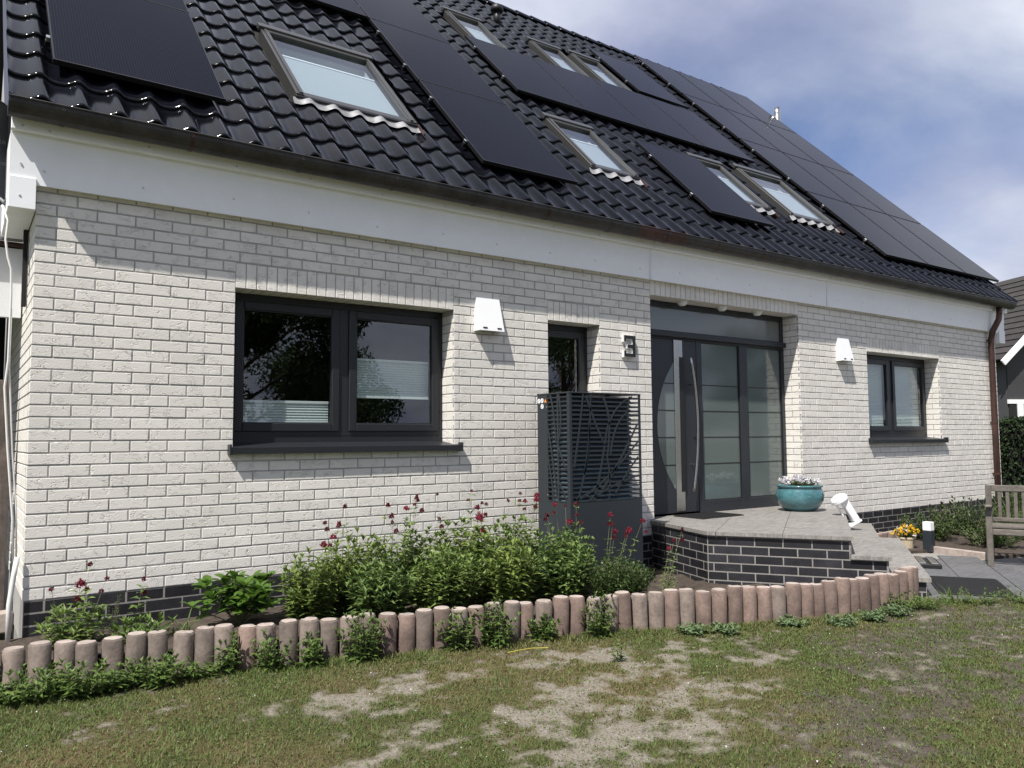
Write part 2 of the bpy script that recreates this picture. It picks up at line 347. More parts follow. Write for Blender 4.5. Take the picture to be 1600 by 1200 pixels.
# ground colour comes from the patchiness of the turf itself (vertex attribute), not from light
M_lawn = bpy.data.materials.new('patchy_turf_soil'); M_lawn.use_nodes = True
_nt = M_lawn.node_tree; _p = principled(M_lawn); _p.inputs['Roughness'].default_value = 0.95; _p.inputs['Specular IOR Level'].default_value = 0.15
_at = _nt.nodes.new('ShaderNodeAttribute'); _at.attribute_name = 'Col'; _g = _nt.nodes.new('ShaderNodeNewGeometry')
_n = _nt.nodes.new('ShaderNodeTexNoise'); _n.inputs['Scale'].default_value = 60; _n.inputs['Detail'].default_value = 8; _n.inputs['Roughness'].default_value = 0.7; _nt.links.new(_g.outputs['Position'], _n.inputs['Vector'])
_r = _nt.nodes.new('ShaderNodeMapRange'); _r.inputs['From Min'].default_value = 0.3; _r.inputs['From Max'].default_value = 0.7; _r.inputs['To Min'].default_value = 0.55; _r.inputs['To Max'].default_value = 1.45; _nt.links.new(_n.outputs['Fac'], _r.inputs['Value'])
_m = _nt.nodes.new('ShaderNodeVectorMath'); _m.operation = 'SCALE'; _nt.links.new(_at.outputs['Color'], _m.inputs[0]); _nt.links.new(_r.outputs[0], _m.inputs['Scale']); _nt.links.new(_m.outputs[0], _p.inputs['Base Color'])
_b = _nt.nodes.new('ShaderNodeBump'); _b.inputs['Strength'].default_value = 0.9; _b.inputs['Distance'].default_value = 0.015; _nt.links.new(_n.outputs['Fac'], _b.inputs['Height']); _nt.links.new(_b.outputs[0], _p.inputs['Normal'])
M_far = mat('far_ground', (0.07, 0.08, 0.04), 0.95, vary=(0.4, 0.3))

# ------------------------------------------------------------------ setting
ZG = -0.335
H, L, J = 0.0814, 0.25, 0.011
U = Vector((0.555, -0.832, 0)); W = Vector((0.832, 0.555, 0))

g = MB(); g.add([(-250,-250,ZG-0.10),(250,-250,ZG-0.10),(250,250,ZG-0.10),(-250,250,ZG-0.10)], [(0,1,2,3)])
tag(g.build('ground', M_far), None, None, kind='structure')

def vnoise(x, y, cell, seed):
    r = np.random.default_rng(seed); G = r.random((256, 256))
    fx, fy = x/cell + 100, y/cell + 100; ix, iy = np.floor(fx).astype(int), np.floor(fy).astype(int); tx, ty = fx-ix, fy-iy
    tx, ty = tx*tx*(3-2*tx), ty*ty*(3-2*ty); ix %= 255; iy %= 255
    return (G[ix,iy]*(1-tx)+G[ix+1,iy]*tx)*(1-ty)+(G[ix,iy+1]*(1-tx)+G[ix+1,iy+1]*tx)*ty
def fbm(x, y, cell, seed):
    return sum(vnoise(x, y, cell/2**k, seed+k)*0.5**k for k in range(4))/1.875
DRY = [(1.35,-2.12,.42,.13),(1.75,-2.2,.30,.10),(1.38,-2.78,.22,.20),(2.0,-2.14,.26,.09),(2.68,-2.23,.40,.14),(3.05,-2.42,.26,.12),(3.55,-2.42,.34,.08),
       (2.35,-2.85,.40,.20),(1.95,-2.95,.26,.16),(2.3,-3.35,.45,.22),(3.68,-3.0,.30,.10),(3.5,-3.28,.26,.10),(2.5,-3.6,.45,.2),(1.2,-2.95,.22,.12),(1.9,-3.5,.3,.2),(2.9,-2.75,.35,.15),(3.2,-2.6,.4,.1),(2.8,-3.15,.4,.2),(1.62,-2.42,.2,.1)]
SOIL = [(5.0,-3.3,1.1,.45),(4.2,-4.0,.9,.40),(3.3,-3.78,.55,.22),(5.6,-2.95,.9,.25),(6.2,-3.3,.9,.4),(3.1,-4.15,.5,.3)]
def cover(x, y):
    n = fbm(x, y, 0.45, 3); n2 = fbm(x, y, 0.13, 11)
    dry = np.full_like(x, -0.55); soil = np.full_like(x, -0.45)
    for cx, cy, a, b in DRY: dry = np.maximum(dry, 1.45 - np.sqrt(((x-cx)/a)**2 + ((y-cy)/b)**2))
    for cx, cy, a, b in SOIL: soil = np.maximum(soil, 1.4 - np.sqrt(((x-cx)/a)**2 + ((y-cy)/b)**2))
    k = (n-0.5)*1.5 + (n2-0.5)*2.3 + (fbm(x, y, 0.06, 17)-0.5)*2.1
    dry = np.clip((dry + k*1.5 - 0.34)*1.0, 0, 1); soil = np.clip((soil + k*1.4 - 0.05)*1.0, 0, 1)
    brown = np.clip((fbm(x, y, 0.7, 31)-0.42)*3.2, 0, 1)
    return dry, soil, brown
# palisade line (plan)
PAL = [(-0.95,-0.80),(-0.15,-0.93),(0.344,-1.01),(0.9,-1.13),(1.42,-1.30),(1.91,-1.44),(2.34,-1.54),(3.07,-1.72),(3.72,-1.95),(4.14,-2.13),(4.58,-2.32),(4.88,-2.43),(5.28,-2.52),(5.75,-2.57),(6.15,-2.58),(6.42,-2.53)]
xs = np.arange(-2.6, 9.6, 0.03); ys = np.arange(-6.6, -0.55, 0.03)
GX, GY = np.meshgrid(xs, ys, indexing='ij'); x, y = GX.ravel(), GY.ravel()
dry, soil, brown = cover(x, y)
zz = ZG + (fbm(x, y, 0.5, 21)-0.5)*0.035 + (fbm(x, y, 0.09, 25)-0.5)*0.016
_e = (x-6.28)*0.539 + (y+2.62)*0.842; zz = np.where((_e > 0.0) & (x > 6.1), ZG-0.06, zz)
zz = np.where((y > np.interp(x, *np.array(PAL).T)) & (x < 8.6) & (_e < 3.0), ZG-0.25, zz)
base = np.array([0.075, 0.072, 0.030])[None]*np.ones((len(x),1)); base = base*(1-brown[:,None]) + np.array([0.125,0.092,0.048])*brown[:,None]
c_dry = np.array([0.235, 0.212, 0.175]); c_soil = np.array([0.088, 0.073, 0.060])
colr = base*(1-soil[:,None]) + c_soil*soil[:,None]; colr = colr*(1-dry[:,None]) + c_dry*dry[:,None]
nx, ny = GX.shape; I = np.arange(nx*ny).reshape(nx, ny)
Fc = np.stack([I[:-1,:-1].ravel(), I[1:,:-1].ravel(), I[1:,1:].ravel(), I[:-1,1:].ravel()], 1)
lawn = npmesh('lawn', np.stack([x, y, zz], 1), Fc, M_lawn, attrs={'Col': ('FLOAT_COLOR', np.concatenate([colr, np.ones((len(x),1))], 1))})
tag(lawn, None, None, kind='structure')

def resample(pts, step):
    out = [pts[0]]; acc = 0.0; p = Vector(pts[0])
    for q in pts[1:]:
        q = Vector(q)
        while (q-p).length + 1e-9 >= step - acc:
            p = p + (q-p).normalized()*(step-acc); out.append(tuple(p)); acc = 0.0
        acc += (q-p).length; p = q
    return out
# planting bed between the house and the palisades
bed_x = np.arange(-0.95, 6.35, 0.05); px_, py_ = np.array(PAL).T
front = np.interp(bed_x, px_, py_) + 0.02
V = []; nb = 22
for i, bx in enumerate(bed_x):
    for j in range(nb):
        t = j/(nb-1); yy = front[i]*(1-t) + 0.02*t
        sink = min(1.0, max(0.0, (bx-3.95)/0.7))
        V.append((bx, yy, -0.195 - 0.045*t - 0.105*sink*min(1.0, t*6+0.35) + (float(fbm(np.array([bx]), np.array([yy]), 0.16, 41)[0])-0.5)*0.07))
V = np.array(V); I = np.arange(len(V)).reshape(len(bed_x), nb)
Fc = np.stack([I[:-1,:-1].ravel(), I[1:,:-1].ravel(), I[1:,1:].ravel(), I[:-1,1:].ravel()], 1)
tag(npmesh('planting_bed', V, Fc, M_soil), None, None, kind='structure')
sb = MB(); sb.prism([(8.3,-0.9),(9.25,-1.28),(9.2,-1.92),(10.0,-2.2),(13.9,-2.2),(14.2,0.02),(8.4,0.02)], ZG-0.02, ZG+0.022)
tag(sb.build('side_bed', M_soil), None, None, kind='structure')

def clip_poly(poly, p, n):
    out = []
    for i in range(len(poly)):
        a, b = Vector(poly[i]), Vector(poly[(i+1) % len(poly)]); da, db = (a-p).dot(n), (b-p).dot(n)
        if da >= 0: out.append(a)
        if da*db < 0: out.append(a + (b-a)*(da/(da-db)))
    return out
# paved path: slabs along the steps' own direction, clipped at the lawn edge and at the side bed
pth = MB(); pth.add([(6.0,-6.4,ZG-0.012),(16,-6.4,ZG-0.012),(16,-0.6,ZG-0.012),(6.0,-0.6,ZG-0.012)], [(0,1,2,3)])
path = pth.build('path', M_pmortar); tag(path, None, None, kind='structure')
edge_p = Vector((6.28,-2.62)); edge_d = (Vector((7.03,-3.10))-edge_p).normalized(); edge_n = Vector((-edge_d.y, edge_d.x))
u2, w2 = Vector((U.x,U.y)), Vector((W.x,W.y)); o2 = Vector((6.45,-2.62))
for i in range(-1, 9):
    for j in range(-3, 12):
        a = o2 + u2*(i*0.405-0.8) + w2*(j*0.605 + (0.3 if i % 2 else 0)); gp = 0.0035
        q = [a+u2*gp+w2*gp, a+u2*(0.405-gp)+w2*gp, a+u2*(0.405-gp)+w2*(0.605-gp), a+u2*gp+w2*(0.605-gp)]
        q = clip_poly(q, edge_p + edge_n*0.02, edge_n); q = clip_poly(q, Vector((8.98,-1.95)), Vector((-0.3,-1)).normalized()) if q and j > 3 else q
        if len(q) < 3: continue
        q = [p for p in q]
        if min(p.x for p in q) < 6.1 or max(p.x for p in q) > 13 or min(p.y for p in q) < -6.3 or max(p.y for p in q) > -0.7: continue
        area = sum(q[k].cross(q[(k+1) % len(q)]) if hasattr(q[k],'cross') and False else q[k].x*q[(k+1)%len(q)].y-q[(k+1)%len(q)].x*q[k].y for k in range(len(q)))
        if area < 0: q = q[::-1]
        b = MB(); b.prism([(p.x,p.y) for p in q], ZG-0.03, ZG+0.006 + random.uniform(-.001,.001)); b.build('paving_slab', M_paving, path)
kb = MB(); kb.obox((9.19,-1.61,ZG+0.02), (0.035,0.33,0.045), (Vector((0.99,-0.13,0)),Vector((0.13,0.99,0)),Vector((0,0,1))), 0.006)
tag(kb.build('kerb_stone', M_palcap), 'short pale kerb stone edging the side bed left of the bench', 'kerb')

# ------------------------------------------------------------------ house
house = thing('house', 'white brick house with black tiled roof and anthracite windows', 'house')
X1, XE = 0.0, 14.06
OPEN = [dict(x0=1.343,x1=3.317,z0=0.985,z1=2.24,ns=24), dict(x0=4.410,x1=5.100,z0=0.985,z1=2.235,ns=9), dict(x0=5.845,x1=8.540,z0=-0.05,z1=2.635,ns=33), dict(x0=10.115,x1=12.135,z0=0.985,z1=2.25,ns=24)]
REV = 0.25
ztop = 2.90
# mortar wall, with real openings
wl = MB(); xb = sorted({X1+0.006, XE-0.006} | {o['x0'] for o in OPEN} | {o['x1'] for o in OPEN}); 
for a, b in zip(xb[:-1], xb[1:]):
    op = [o for o in OPEN if o['x0'] <= a+1e-6 and b <= o['x1']+1e-6]
    if not op: wl.box(a, 0.0035, 0.0, b, 0.30, ztop)
    else:
        o = op[0]
        if o['z0'] > 0.01: wl.box(a, 0.0035, 0.0, b, 0.30, o['z0'])
        wl.box(a, 0.0035, o['z1']+0.002, b, 0.30, ztop)
wl.box(0.006, 0.30, -0.3, 0.30, 10.8, ztop); wl.box(XE-0.3, 0.30, -0.3, XE-0.006, 10.8, ztop); wl.box(0.3, 10.5, -0.3, XE-0.3, 10.8, ztop)
# gable triangles
for gx in (0.006, XE-0.3):
    wl.add([(gx,0.0,ztop),(gx,11.0,ztop),(gx,5.5,8.55),(gx+0.29,0.0,ztop),(gx+0.29,11.0,ztop),(gx+0.29,5.5,8.55)], [(0,2,1),(3,4,5),(0,3,5,2),(1,2,5,4)])
wall = wl.build('wall', M_mortar, house)

def spans(z0, z1):
    iv = [(X1, XE)]
    for o in OPEN:
        top = o['z1'] + (0.197 if o['x0'] != 5.845 else 0.4)
        if z1 > o['z0']+0.01 and z0 < top-0.012:
            nv = []
            for a, b in iv:
                if o['x0'] > a and o['x1'] < b: nv += [(a, o['x0']), (o['x1'], b)]
                else: nv.append((a, b))
            iv = nv
    return iv
bricks = []   # x0,x1,z0,z1
for k in range(35):
    z0, z1 = k*H + J/2, (k+1)*H - J/2
    for a, b in spans(k*H, (k+1)*H):
        off = 0.0 if k % 2 == 1 else L/2
        n0 = int(math.floor((a-off)/L)); cuts = [a]
        xx = off + n0*L
        while xx < b:
            if xx > a + 0.055 and xx < b - 0.055: cuts.append(xx)
            xx += L
        cuts.append(b)
        for c0, c1 in zip(cuts[:-1], cuts[1:]):
            l0 = c0 if c0 == a and a == X1 else c0 + J/2; r0 = c1 - J/2
            if c0 == a and a != X1: l0 = c0
            if c1 == b and b != XE: r0 = c1
            bricks.append((l0, r0, z0, z1))
def unit_brick():
    m = MB(); m.obox((0,0,0), (0.5,0.5,0.5), b=0.0); return m
bm0 = MB(); bm0.obox((0,0,0), (0.1195,0.0125,0.0352), b=0.0025)
me_b = bpy.data.meshes.new('brick'); me_b.from_pydata(bm0.v, [], bm0.f); me_b.update(); me_b.materials.append(M_brick)
bricks.sort(key=lambda b: ((b[0]+b[1])/2-CAM[0])**2 + CAM[1]**2 + ((b[2]+b[3])/2-CAM[2])**2)
rest = MB(); cnt = 0
for (a, b, z0, z1) in bricks:
    dy = random.uniform(-0.0016, 0.0016); dz = random.uniform(-0.0012, 0.0012); tl = random.uniform(-0.003, 0.003)
    if cnt < 300 and b - a > 0.10:
        o = bpy.data.objects.new('brick', me_b); COL.objects.link(o); o.parent = wall
        o.location = ((a+b)/2, 0.0125+dy, (z0+z1)/2+dz); o.scale = ((b-a)/0.239, 1, (z1-z0)/0.0704); o.rotation_euler = (0, tl*0.5, 0); cnt += 1
    else:
        ax = (Vector((1,0,-tl*0.5)), Vector((0,1,0)), Vector((tl*0.5,0,1)))
        rest.obox(((a+b)/2, 0.0125+dy, (z0+z1)/2+dz), ((b-a)/2, 0.0125, (z1-z0)/2), ax, b=0.0025)
# left gable bricks near the corner
for k in range(42):
    z0, z1 = k*H + J/2 - 4*H*0, (k+1)*H - J/2
    yy = 0.0262
    n = 0
    while yy < 3.2:
        ln = (0.125 if (k % 2 == 1 and n == 0) else L)
        if z1 < 2.9: rest.box(0.0, yy, z0, 0.025, min(yy+ln-J-(0.026 if n == 0 else 0), 3.2), z1, 0.0025)
        yy += ln - (0.026 if n == 0 else 0); n += 1
tag(rest.build('brickwork', M_brick, wall), None, None, kind='stuff')
# soldier lintels and reveal bricks
for o in OPEN:
    pitch = (o['x1']-o['x0'])/o['ns']; zt = o['z1']+0.192 if o['x0'] != 5.845 else 2.86
    for i in range(o['ns']):
        m = MB(); m.box(o['x0']+i*pitch+0.004, random.uniform(-.001,.001), o['z1'], o['x0']+(i+1)*pitch-0.004, REV-0.02, zt, 0.0025); m.build('lintel_brick', M_brick, wall)
    rv = MB(); k = 0
    while (k+1)*H < o['z1']+0.03:
        z0, z1 = k*H+J/2, min((k+1)*H-J/2, o['z1']-0.003)
        if z0 > max(o['z0'], 0.17)-0.02 and z1 > z0+0.01:
            if k % 2: segs = [(0.0262, REV)]
            else: segs = [(0.0262, 0.125), (0.136, REV)]
            for a, b in segs:
                m = MB(); m.box(o['x1']-0.004, a, z0, o['x1']+0.02, b, z1, 0.0025); m.build('reveal_brick', M_brick, wall)
                rv.box(o['x0']-0.02, a, z0, o['x0']+0.004, b, z1, 0.0025)
        k += 1
    tag(rv.build('far_reveal_brickwork', M_brick, wall), None, None, kind='stuff')
# plinth
pl = MB(); pl.box(0.006, 0.0045, -0.55, XE-0.006, 0.30, -0.004); pl.box(0.010, 0.30, -0.55, 0.3, 6, -0.304)
plinth = pl.build('plinth', M_pmortar, house)
for k in range(1, 7):
    z1, z0 = -(k-1)*H - J/2, -k*H + J/2
    xx = -L/2 if k % 2 else 0.0
    while xx < XE:
        a, b = max(xx, 0.004) + J/2, min(xx+L, XE) - J/2
        if b - a > 0.03 and not (5.9 < a < 8.1):
            if z0 > -0.45: m = MB(); m.box(a, 0.003+random.uniform(-.001,.001), z0, b, 0.03, z1, 0.002); m.build('plinth_brick', M_plinth, plinth)
        xx += L

# interior: floor, back wall, so that the panes look into dim rooms
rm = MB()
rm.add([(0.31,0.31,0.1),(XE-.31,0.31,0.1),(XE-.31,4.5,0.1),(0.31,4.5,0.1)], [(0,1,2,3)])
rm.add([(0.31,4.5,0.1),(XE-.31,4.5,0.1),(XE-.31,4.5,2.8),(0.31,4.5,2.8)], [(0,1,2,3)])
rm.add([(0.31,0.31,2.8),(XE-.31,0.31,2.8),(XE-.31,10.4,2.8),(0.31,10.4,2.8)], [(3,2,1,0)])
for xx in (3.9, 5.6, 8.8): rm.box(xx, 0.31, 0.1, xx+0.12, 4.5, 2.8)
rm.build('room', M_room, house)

# fascia: lapped white boards with screws
fa = MB()
for xx0, xx1 in ((-0.165,5.80),(5.803,9.10),(9.103,XE+0.22)):
    fa.obox(((xx0+xx1)/2, -0.055, 2.965), ((xx1-xx0)/2-0.0015, 0.009, 0.175), (Vector((1,0,0)),Vector((0,1,0.03)),Vector((0,-0.03,1))))
    fa.box(xx0+0.0015, -0.125, 3.130, xx1-0.0015, -0.070, 3.35, 0.004)
fa.box(-0.16, -0.045, 2.80, XE+0.21, 0.012, 2.812)
fascia = fa.build('fascia', M_fascia, house)
for xx in np.arange(0.05, XE, 0.62):
    for zz_, yy_ in ((2.90,-0.066),(3.165,-0.125)):
        m = MB(); m.lathe([(0.0085,0),(0.006,0.004)], n=8); o = m.build('screw', M_screw, fascia); o.location = (xx+random.uniform(-.02,.02), yy_, zz_+random.uniform(-.02,.02)); o.rotation_euler = (math.pi/2,0,0)
for xx in (5.80, 9.10):
    m = MB(); m.box(xx-0.012, -0.070, 2.795, xx+0.014, -0.0645, 3.14); m.box(xx-0.012, -0.1285, 3.127, xx+0.014, -0.1255, 3.35); m.build('joint_strip', M_white, fascia)
# boxed ends of the eaves at both corners, and the rising verge board
def RP(X, s, off=0.0):
    k = math.sqrt(0.5); return Vector((X, -0.2 + k*s - k*off, 3.31 + k*s + k*off))
SD, SN = Vector((0, math.sqrt(.5), math.sqrt(.5))), Vector((0, -math.sqrt(.5), math.sqrt(.5)))
for xa, xb_ in ((-0.165, -0.006), (XE+0.006, XE+0.215)):
    m = MB(); m.box(xa, -0.072, 2.615, xb_, 0.9, 2.83, 0.003); m.box(xa, -0.046, 2.83, xb_, 0.6, 3.12); m.build('eaves_end_box', M_fascia, house)
    m = MB(); m.add([(xa,-0.04,3.12),(xa,0.6,3.12),(xa,5.4,8.30),(xa,5.4,9.0),(xa,-0.04,3.40),(xb_,-0.04,3.12),(xb_,0.6,3.12),(xb_,5.4,8.30),(xb_,5.4,9.0),(xb_,-0.04,3.40)],
        [(0,1,2,3,4),(5,9,8,7,6),(0,5,6,1),(1,6,7,2),(2,7,8,3),(3,8,9,4),(4,9,5,0)]); m.build('verge_board', M_pframe, house)
for zz_, yy_ in ((3.16,-0.0),(2.92,0),(2.70,0)):
    m = MB(); m.lathe([(0.009,0),(0.006,0.004)], n=8); o = m.build('screw', M_screw, fascia); o.location = (-0.10, -0.0725 if zz_ < 2.8 else -0.125 if zz_ > 3.12 else -0.066, zz_); o.rotation_euler = (math.pi/2,0,0)
# gutter: half round, open, with brackets
def gutter_piece(xa, xb_, m):
    n = 12; prof = []
    for i in range(n+1):
        t = math.pi*i/n; prof.append((-0.218 - 0.087*math.cos(t), 3.275 - 0.098*math.sin(t)))
    prof = [(prof[0][0]-0.006, prof[0][1]+0.010)] + prof
    vs = [(xx, py, pz) for xx in (xa, xb_) for py, pz in prof]; c = len(prof)
    g_ = MB(); g_.add(vs, [(i, i+1, c+i+1, c+i) for i in range(c-1)])
    g_.add([(xa, py, pz) for py, pz in prof], [tuple(range(c))]); g_.add([(xb_, py, pz) for py, pz in prof], [tuple(range(c))[::-1]])
    g_.tube([(xa, -0.306, 3.282), (xb_, -0.306, 3.282)], 0.008, 6)
    return g_
gut = gutter_piece(-0.19, 5.42, 0).build('gutter', M_gutter, house, smooth=False)
gutter_piece(5.421, 6.15, 0).build('gutter_section', M_copper, gut); gutter_piece(6.151, XE+0.16, 0).build('gutter_section', M_gutter, gut)
for xx in np.arange(0.12, XE, 0.82):
    m = MB(); pts = [(xx, -0.218-0.091*math.cos(math.pi*i/12), 3.275-0.102*math.sin(math.pi*i/12)) for i in range(13)]
    for p, q in zip(pts[:-1], pts[1:]):
        m.add([(p[0]-0.013,p[1],p[2]),(p[0]+0.013,p[1],p[2]),(q[0]+0.013,q[1],q[2]),(q[0]-0.013,q[1],q[2])], [(0,1,2,3)])
    m.build('gutter_bracket', M_copper if int(xx*10) % 3 == 0 else M_gutter, gut)
# downpipe with swan neck
dp = MB()
dp.tube([(13.80,-0.20,3.19),(13.80,-0.20,3.08),(13.79,-0.19,2.98),(13.76,-0.14,2.86),(13.755,-0.10,2.78),(13.75,-0.075,2.66),(13.75,-0.07,2.5),(13.75,-0.07,1.0),(13.75,-0.07,-0.33)], 0.047, 14)
down = dp.build('downpipe', M_copper, house, smooth=True)
for zz_ in (2.62, 1.25, 0.4):
    m = MB(); m.lathe([(0.052,0),(0.052,0.035)], c=(13.75,-0.07,zz_), n=14); m.box(13.735,-0.03,zz_,13.765,0.012,zz_+0.03); m.build('pipe_clip', M_copper, down)

# ------------------------------------------------------------------ roof
rf = MB()
a, b, c, d = RP(-0.18,-0.02,-0.03), RP(XE+0.2,-0.02,-0.03), RP(XE+0.2,8.12,-0.03), RP(-0.18,8.12,-0.03)
SKY = [(2.00,3.22,1.12,2.66,'large roof window with an added pale sheet under its glass above the left ground-floor window'),(5.53,6.30,1.20,2.44,''),(5.63,6.30,4.95,6.22,''),(7.26,7.93,4.95,6.20,''),(8.22,8.90,4.95,6.32,''),(8.24,8.93,1.28,2.53,''),(9.38,10.50,1.28,2.66,'')]
xcuts = sorted({-0.18, XE+0.2} | {v+0.06 for s in SKY for v in s[:1]} | {v-0.06 for s in SKY for v in s[1:2]})
for xa, xb_ in zip(xcuts[:-1], xcuts[1:]):
    xm = (xa+xb_)/2; hol = sorted([(s[2]+0.08, s[3]-0.08) for s in SKY if s[0] < xm < s[1]])
    cur = -0.02
    for h0, h1 in hol + [(8.12, None)]:
        q = [RP(xa,cur,-0.03), RP(xb_,cur,-0.03), RP(xb_,h0,-0.03), RP(xa,h0,-0.03)]; rf.add(q, [(0,1,2,3)])
        if h1 is None: break
        cur = h1
ry, rz = RP(0,8.12).y, RP(0,8.12).z
rf.add([(-0.18,ry,rz),(XE+0.2,ry,rz),(XE+0.2,11.2,3.3),(-0.18,11.2,3.3)], [(3,2,1,0)])
roof = rf.build('roof', M_dark, house)
TW, TR = 0.2355, 0.365
def tile_h(t): return 0.043*(0.5+0.5*math.cos(2*math.pi*(t-0.80)))**1.8
def tile_mesh():
    n = 12; prof = []
    for i in range(n+1):
        t = i/n; hh = tile_h(t); prof.append((t*TW, hh))
    rows = [(0.40, 0.0, 0), (0.02, 0.026, 0), (0.004, 0.0245, 0), (-0.003, 0.018, 0), (-0.003, 0.004, 0)]
    vs = [(px, s, hh + off) for s, off, _ in rows for px, hh in prof]; c = n+1
    fs = [(r*c+i, (r+1)*c+i, (r+1)*c+i+1, r*c+i+1) for r in range(len(rows)-1) for i in range(n)]
    return vs, fs
tv, tf = tile_mesh()
me_t = bpy.data.meshes.new('roof_tile'); me_t.from_pydata(tv, [], tf); me_t.update(); me_t.materials.append(M_tile); me_t.polygons.foreach_set('use_smooth', [True]*len(tf))
Rm = Matrix((( 1,0,0,0),(0,SD.y,SN.y,0),(0,SD.z,SN.z,0),(0,0,0,1)))
tiles = []
ncol = int((XE+0.4)/TW)
for r in range(23):
    for c in range(ncol+1):
        tx, ts = -0.19 + c*TW, 0.33 - TR + r*TR
        if ts + 0.3 > 8.2: continue
        if any(s[0]-0.08 < tx+TW*0.5 < s[1]+0.08 and s[2]-0.10 < ts+0.12 < s[3]+0.02 for s in SKY): continue
        tiles.append((tx, ts))
PANELS = []   # x, s, label
PW, PH = 1.185, 1.83
def P_(x, s, lab): PANELS.append((x, s, lab))
def under_panel(tx, ts):
    return any(p[0] < tx+0.1 < p[0]+PW-0.05 and p[1]+0.1 < ts < p[1]+PH-0.35 for p in PANELS)
P_(0.075, 0.48, 'lowest black solar panel at the left end of the roof, just above the gutter')
P_(0.075, 2.335, 'black solar panel cut by the top of the picture above the left corner panel')
P_(2.48, 4.20, 'black solar panel showing only its lower corner above the large roof window')
P_(3.685, 0.48, 'lowest panel of the three stacked right of the large roof window')
P_(3.685, 2.335, 'middle panel of the three stacked right of the large roof window')
P_(3.685, 4.19, 'top panel of the three stacked right of the large roof window')
for i, nm in enumerate(('leftmost', 'second from left', 'third from left', 'rightmost')):
    P_(5.43+i*1.207, 3.09, nm + ' of the four solar panels in the middle row of the roof')
P_(9.07, 5.14, 'single solar panel just below the ridge, left of the large array')
P_(7.06, 0.58, 'single solar panel low on the roof between two small roof windows')
for c, cn in enumerate(('left', 'middle', 'right')):
    for r, rn in enumerate(('bottom', 'second', 'third', 'top')):
        P_(10.86+c*1.222, 0.50+r*1.86, f'solar panel in the {cn} column of the large right-hand array, {rn} row')
vis = [t for t in tiles if not under_panel(*t)]
def tdist(t):
    p = RP(t[0]+0.1, t[1]+0.15); d_ = p-Vector(CAM); f_ = d_.dot(fw); u_, v_ = d_.dot(rt)/f_, d_.dot(up)/f_
    return d_.length + (0 if abs(u_) < 0.66 and abs(v_) < 0.5 else 50)
vis.sort(key=tdist); own = set(vis[:300]); trest = MB()
for t in tiles:
    jx, js, jo = random.uniform(-.002,.002), random.uniform(-.004,.004), random.uniform(-.0015,.0015)
    p = RP(t[0]+jx, t[1]+js, jo)
    if t in own:
        o = bpy.data.objects.new('roof_tile', me_t); COL.objects.link(o); o.parent = roof
        mm = Rm.copy(); mm.translation = p; o.matrix_local = mm
    else:
        trest.add([p + Vector((vx,0,0)) + SD*vy + SN*vz for vx, vy, vz in tv], tf)
tag(trest.build('tile_field', M_tile, roof, smooth=True), None, None, kind='stuff')
# ridge tiles
rp0 = RP(0, 8.15, 0.0)
for i in range(43):
    xx = -0.2 + i*0.342
    if xx > XE+0.1: break
    m = MB(); n = 8; vs = []
    for k, xo in enumerate((0.0, 0.365)):
        rr = 0.125 - 0.012*k
        for j in range(n+1):
            t = math.pi*j/n; vs.append((xx+xo, rp0.y-math.cos(t)*rr, rp0.z-0.035+math.sin(t)*rr*0.85+ (0.012 if k == 0 else 0)))
    m.add(vs, [(j, j+1, n+2+j, n+1+j) for j in range(n)]); m.add(vs[:n+1], [tuple(range(n+1))]); m.build('ridge_tile', M_tile, roof, smooth=True)
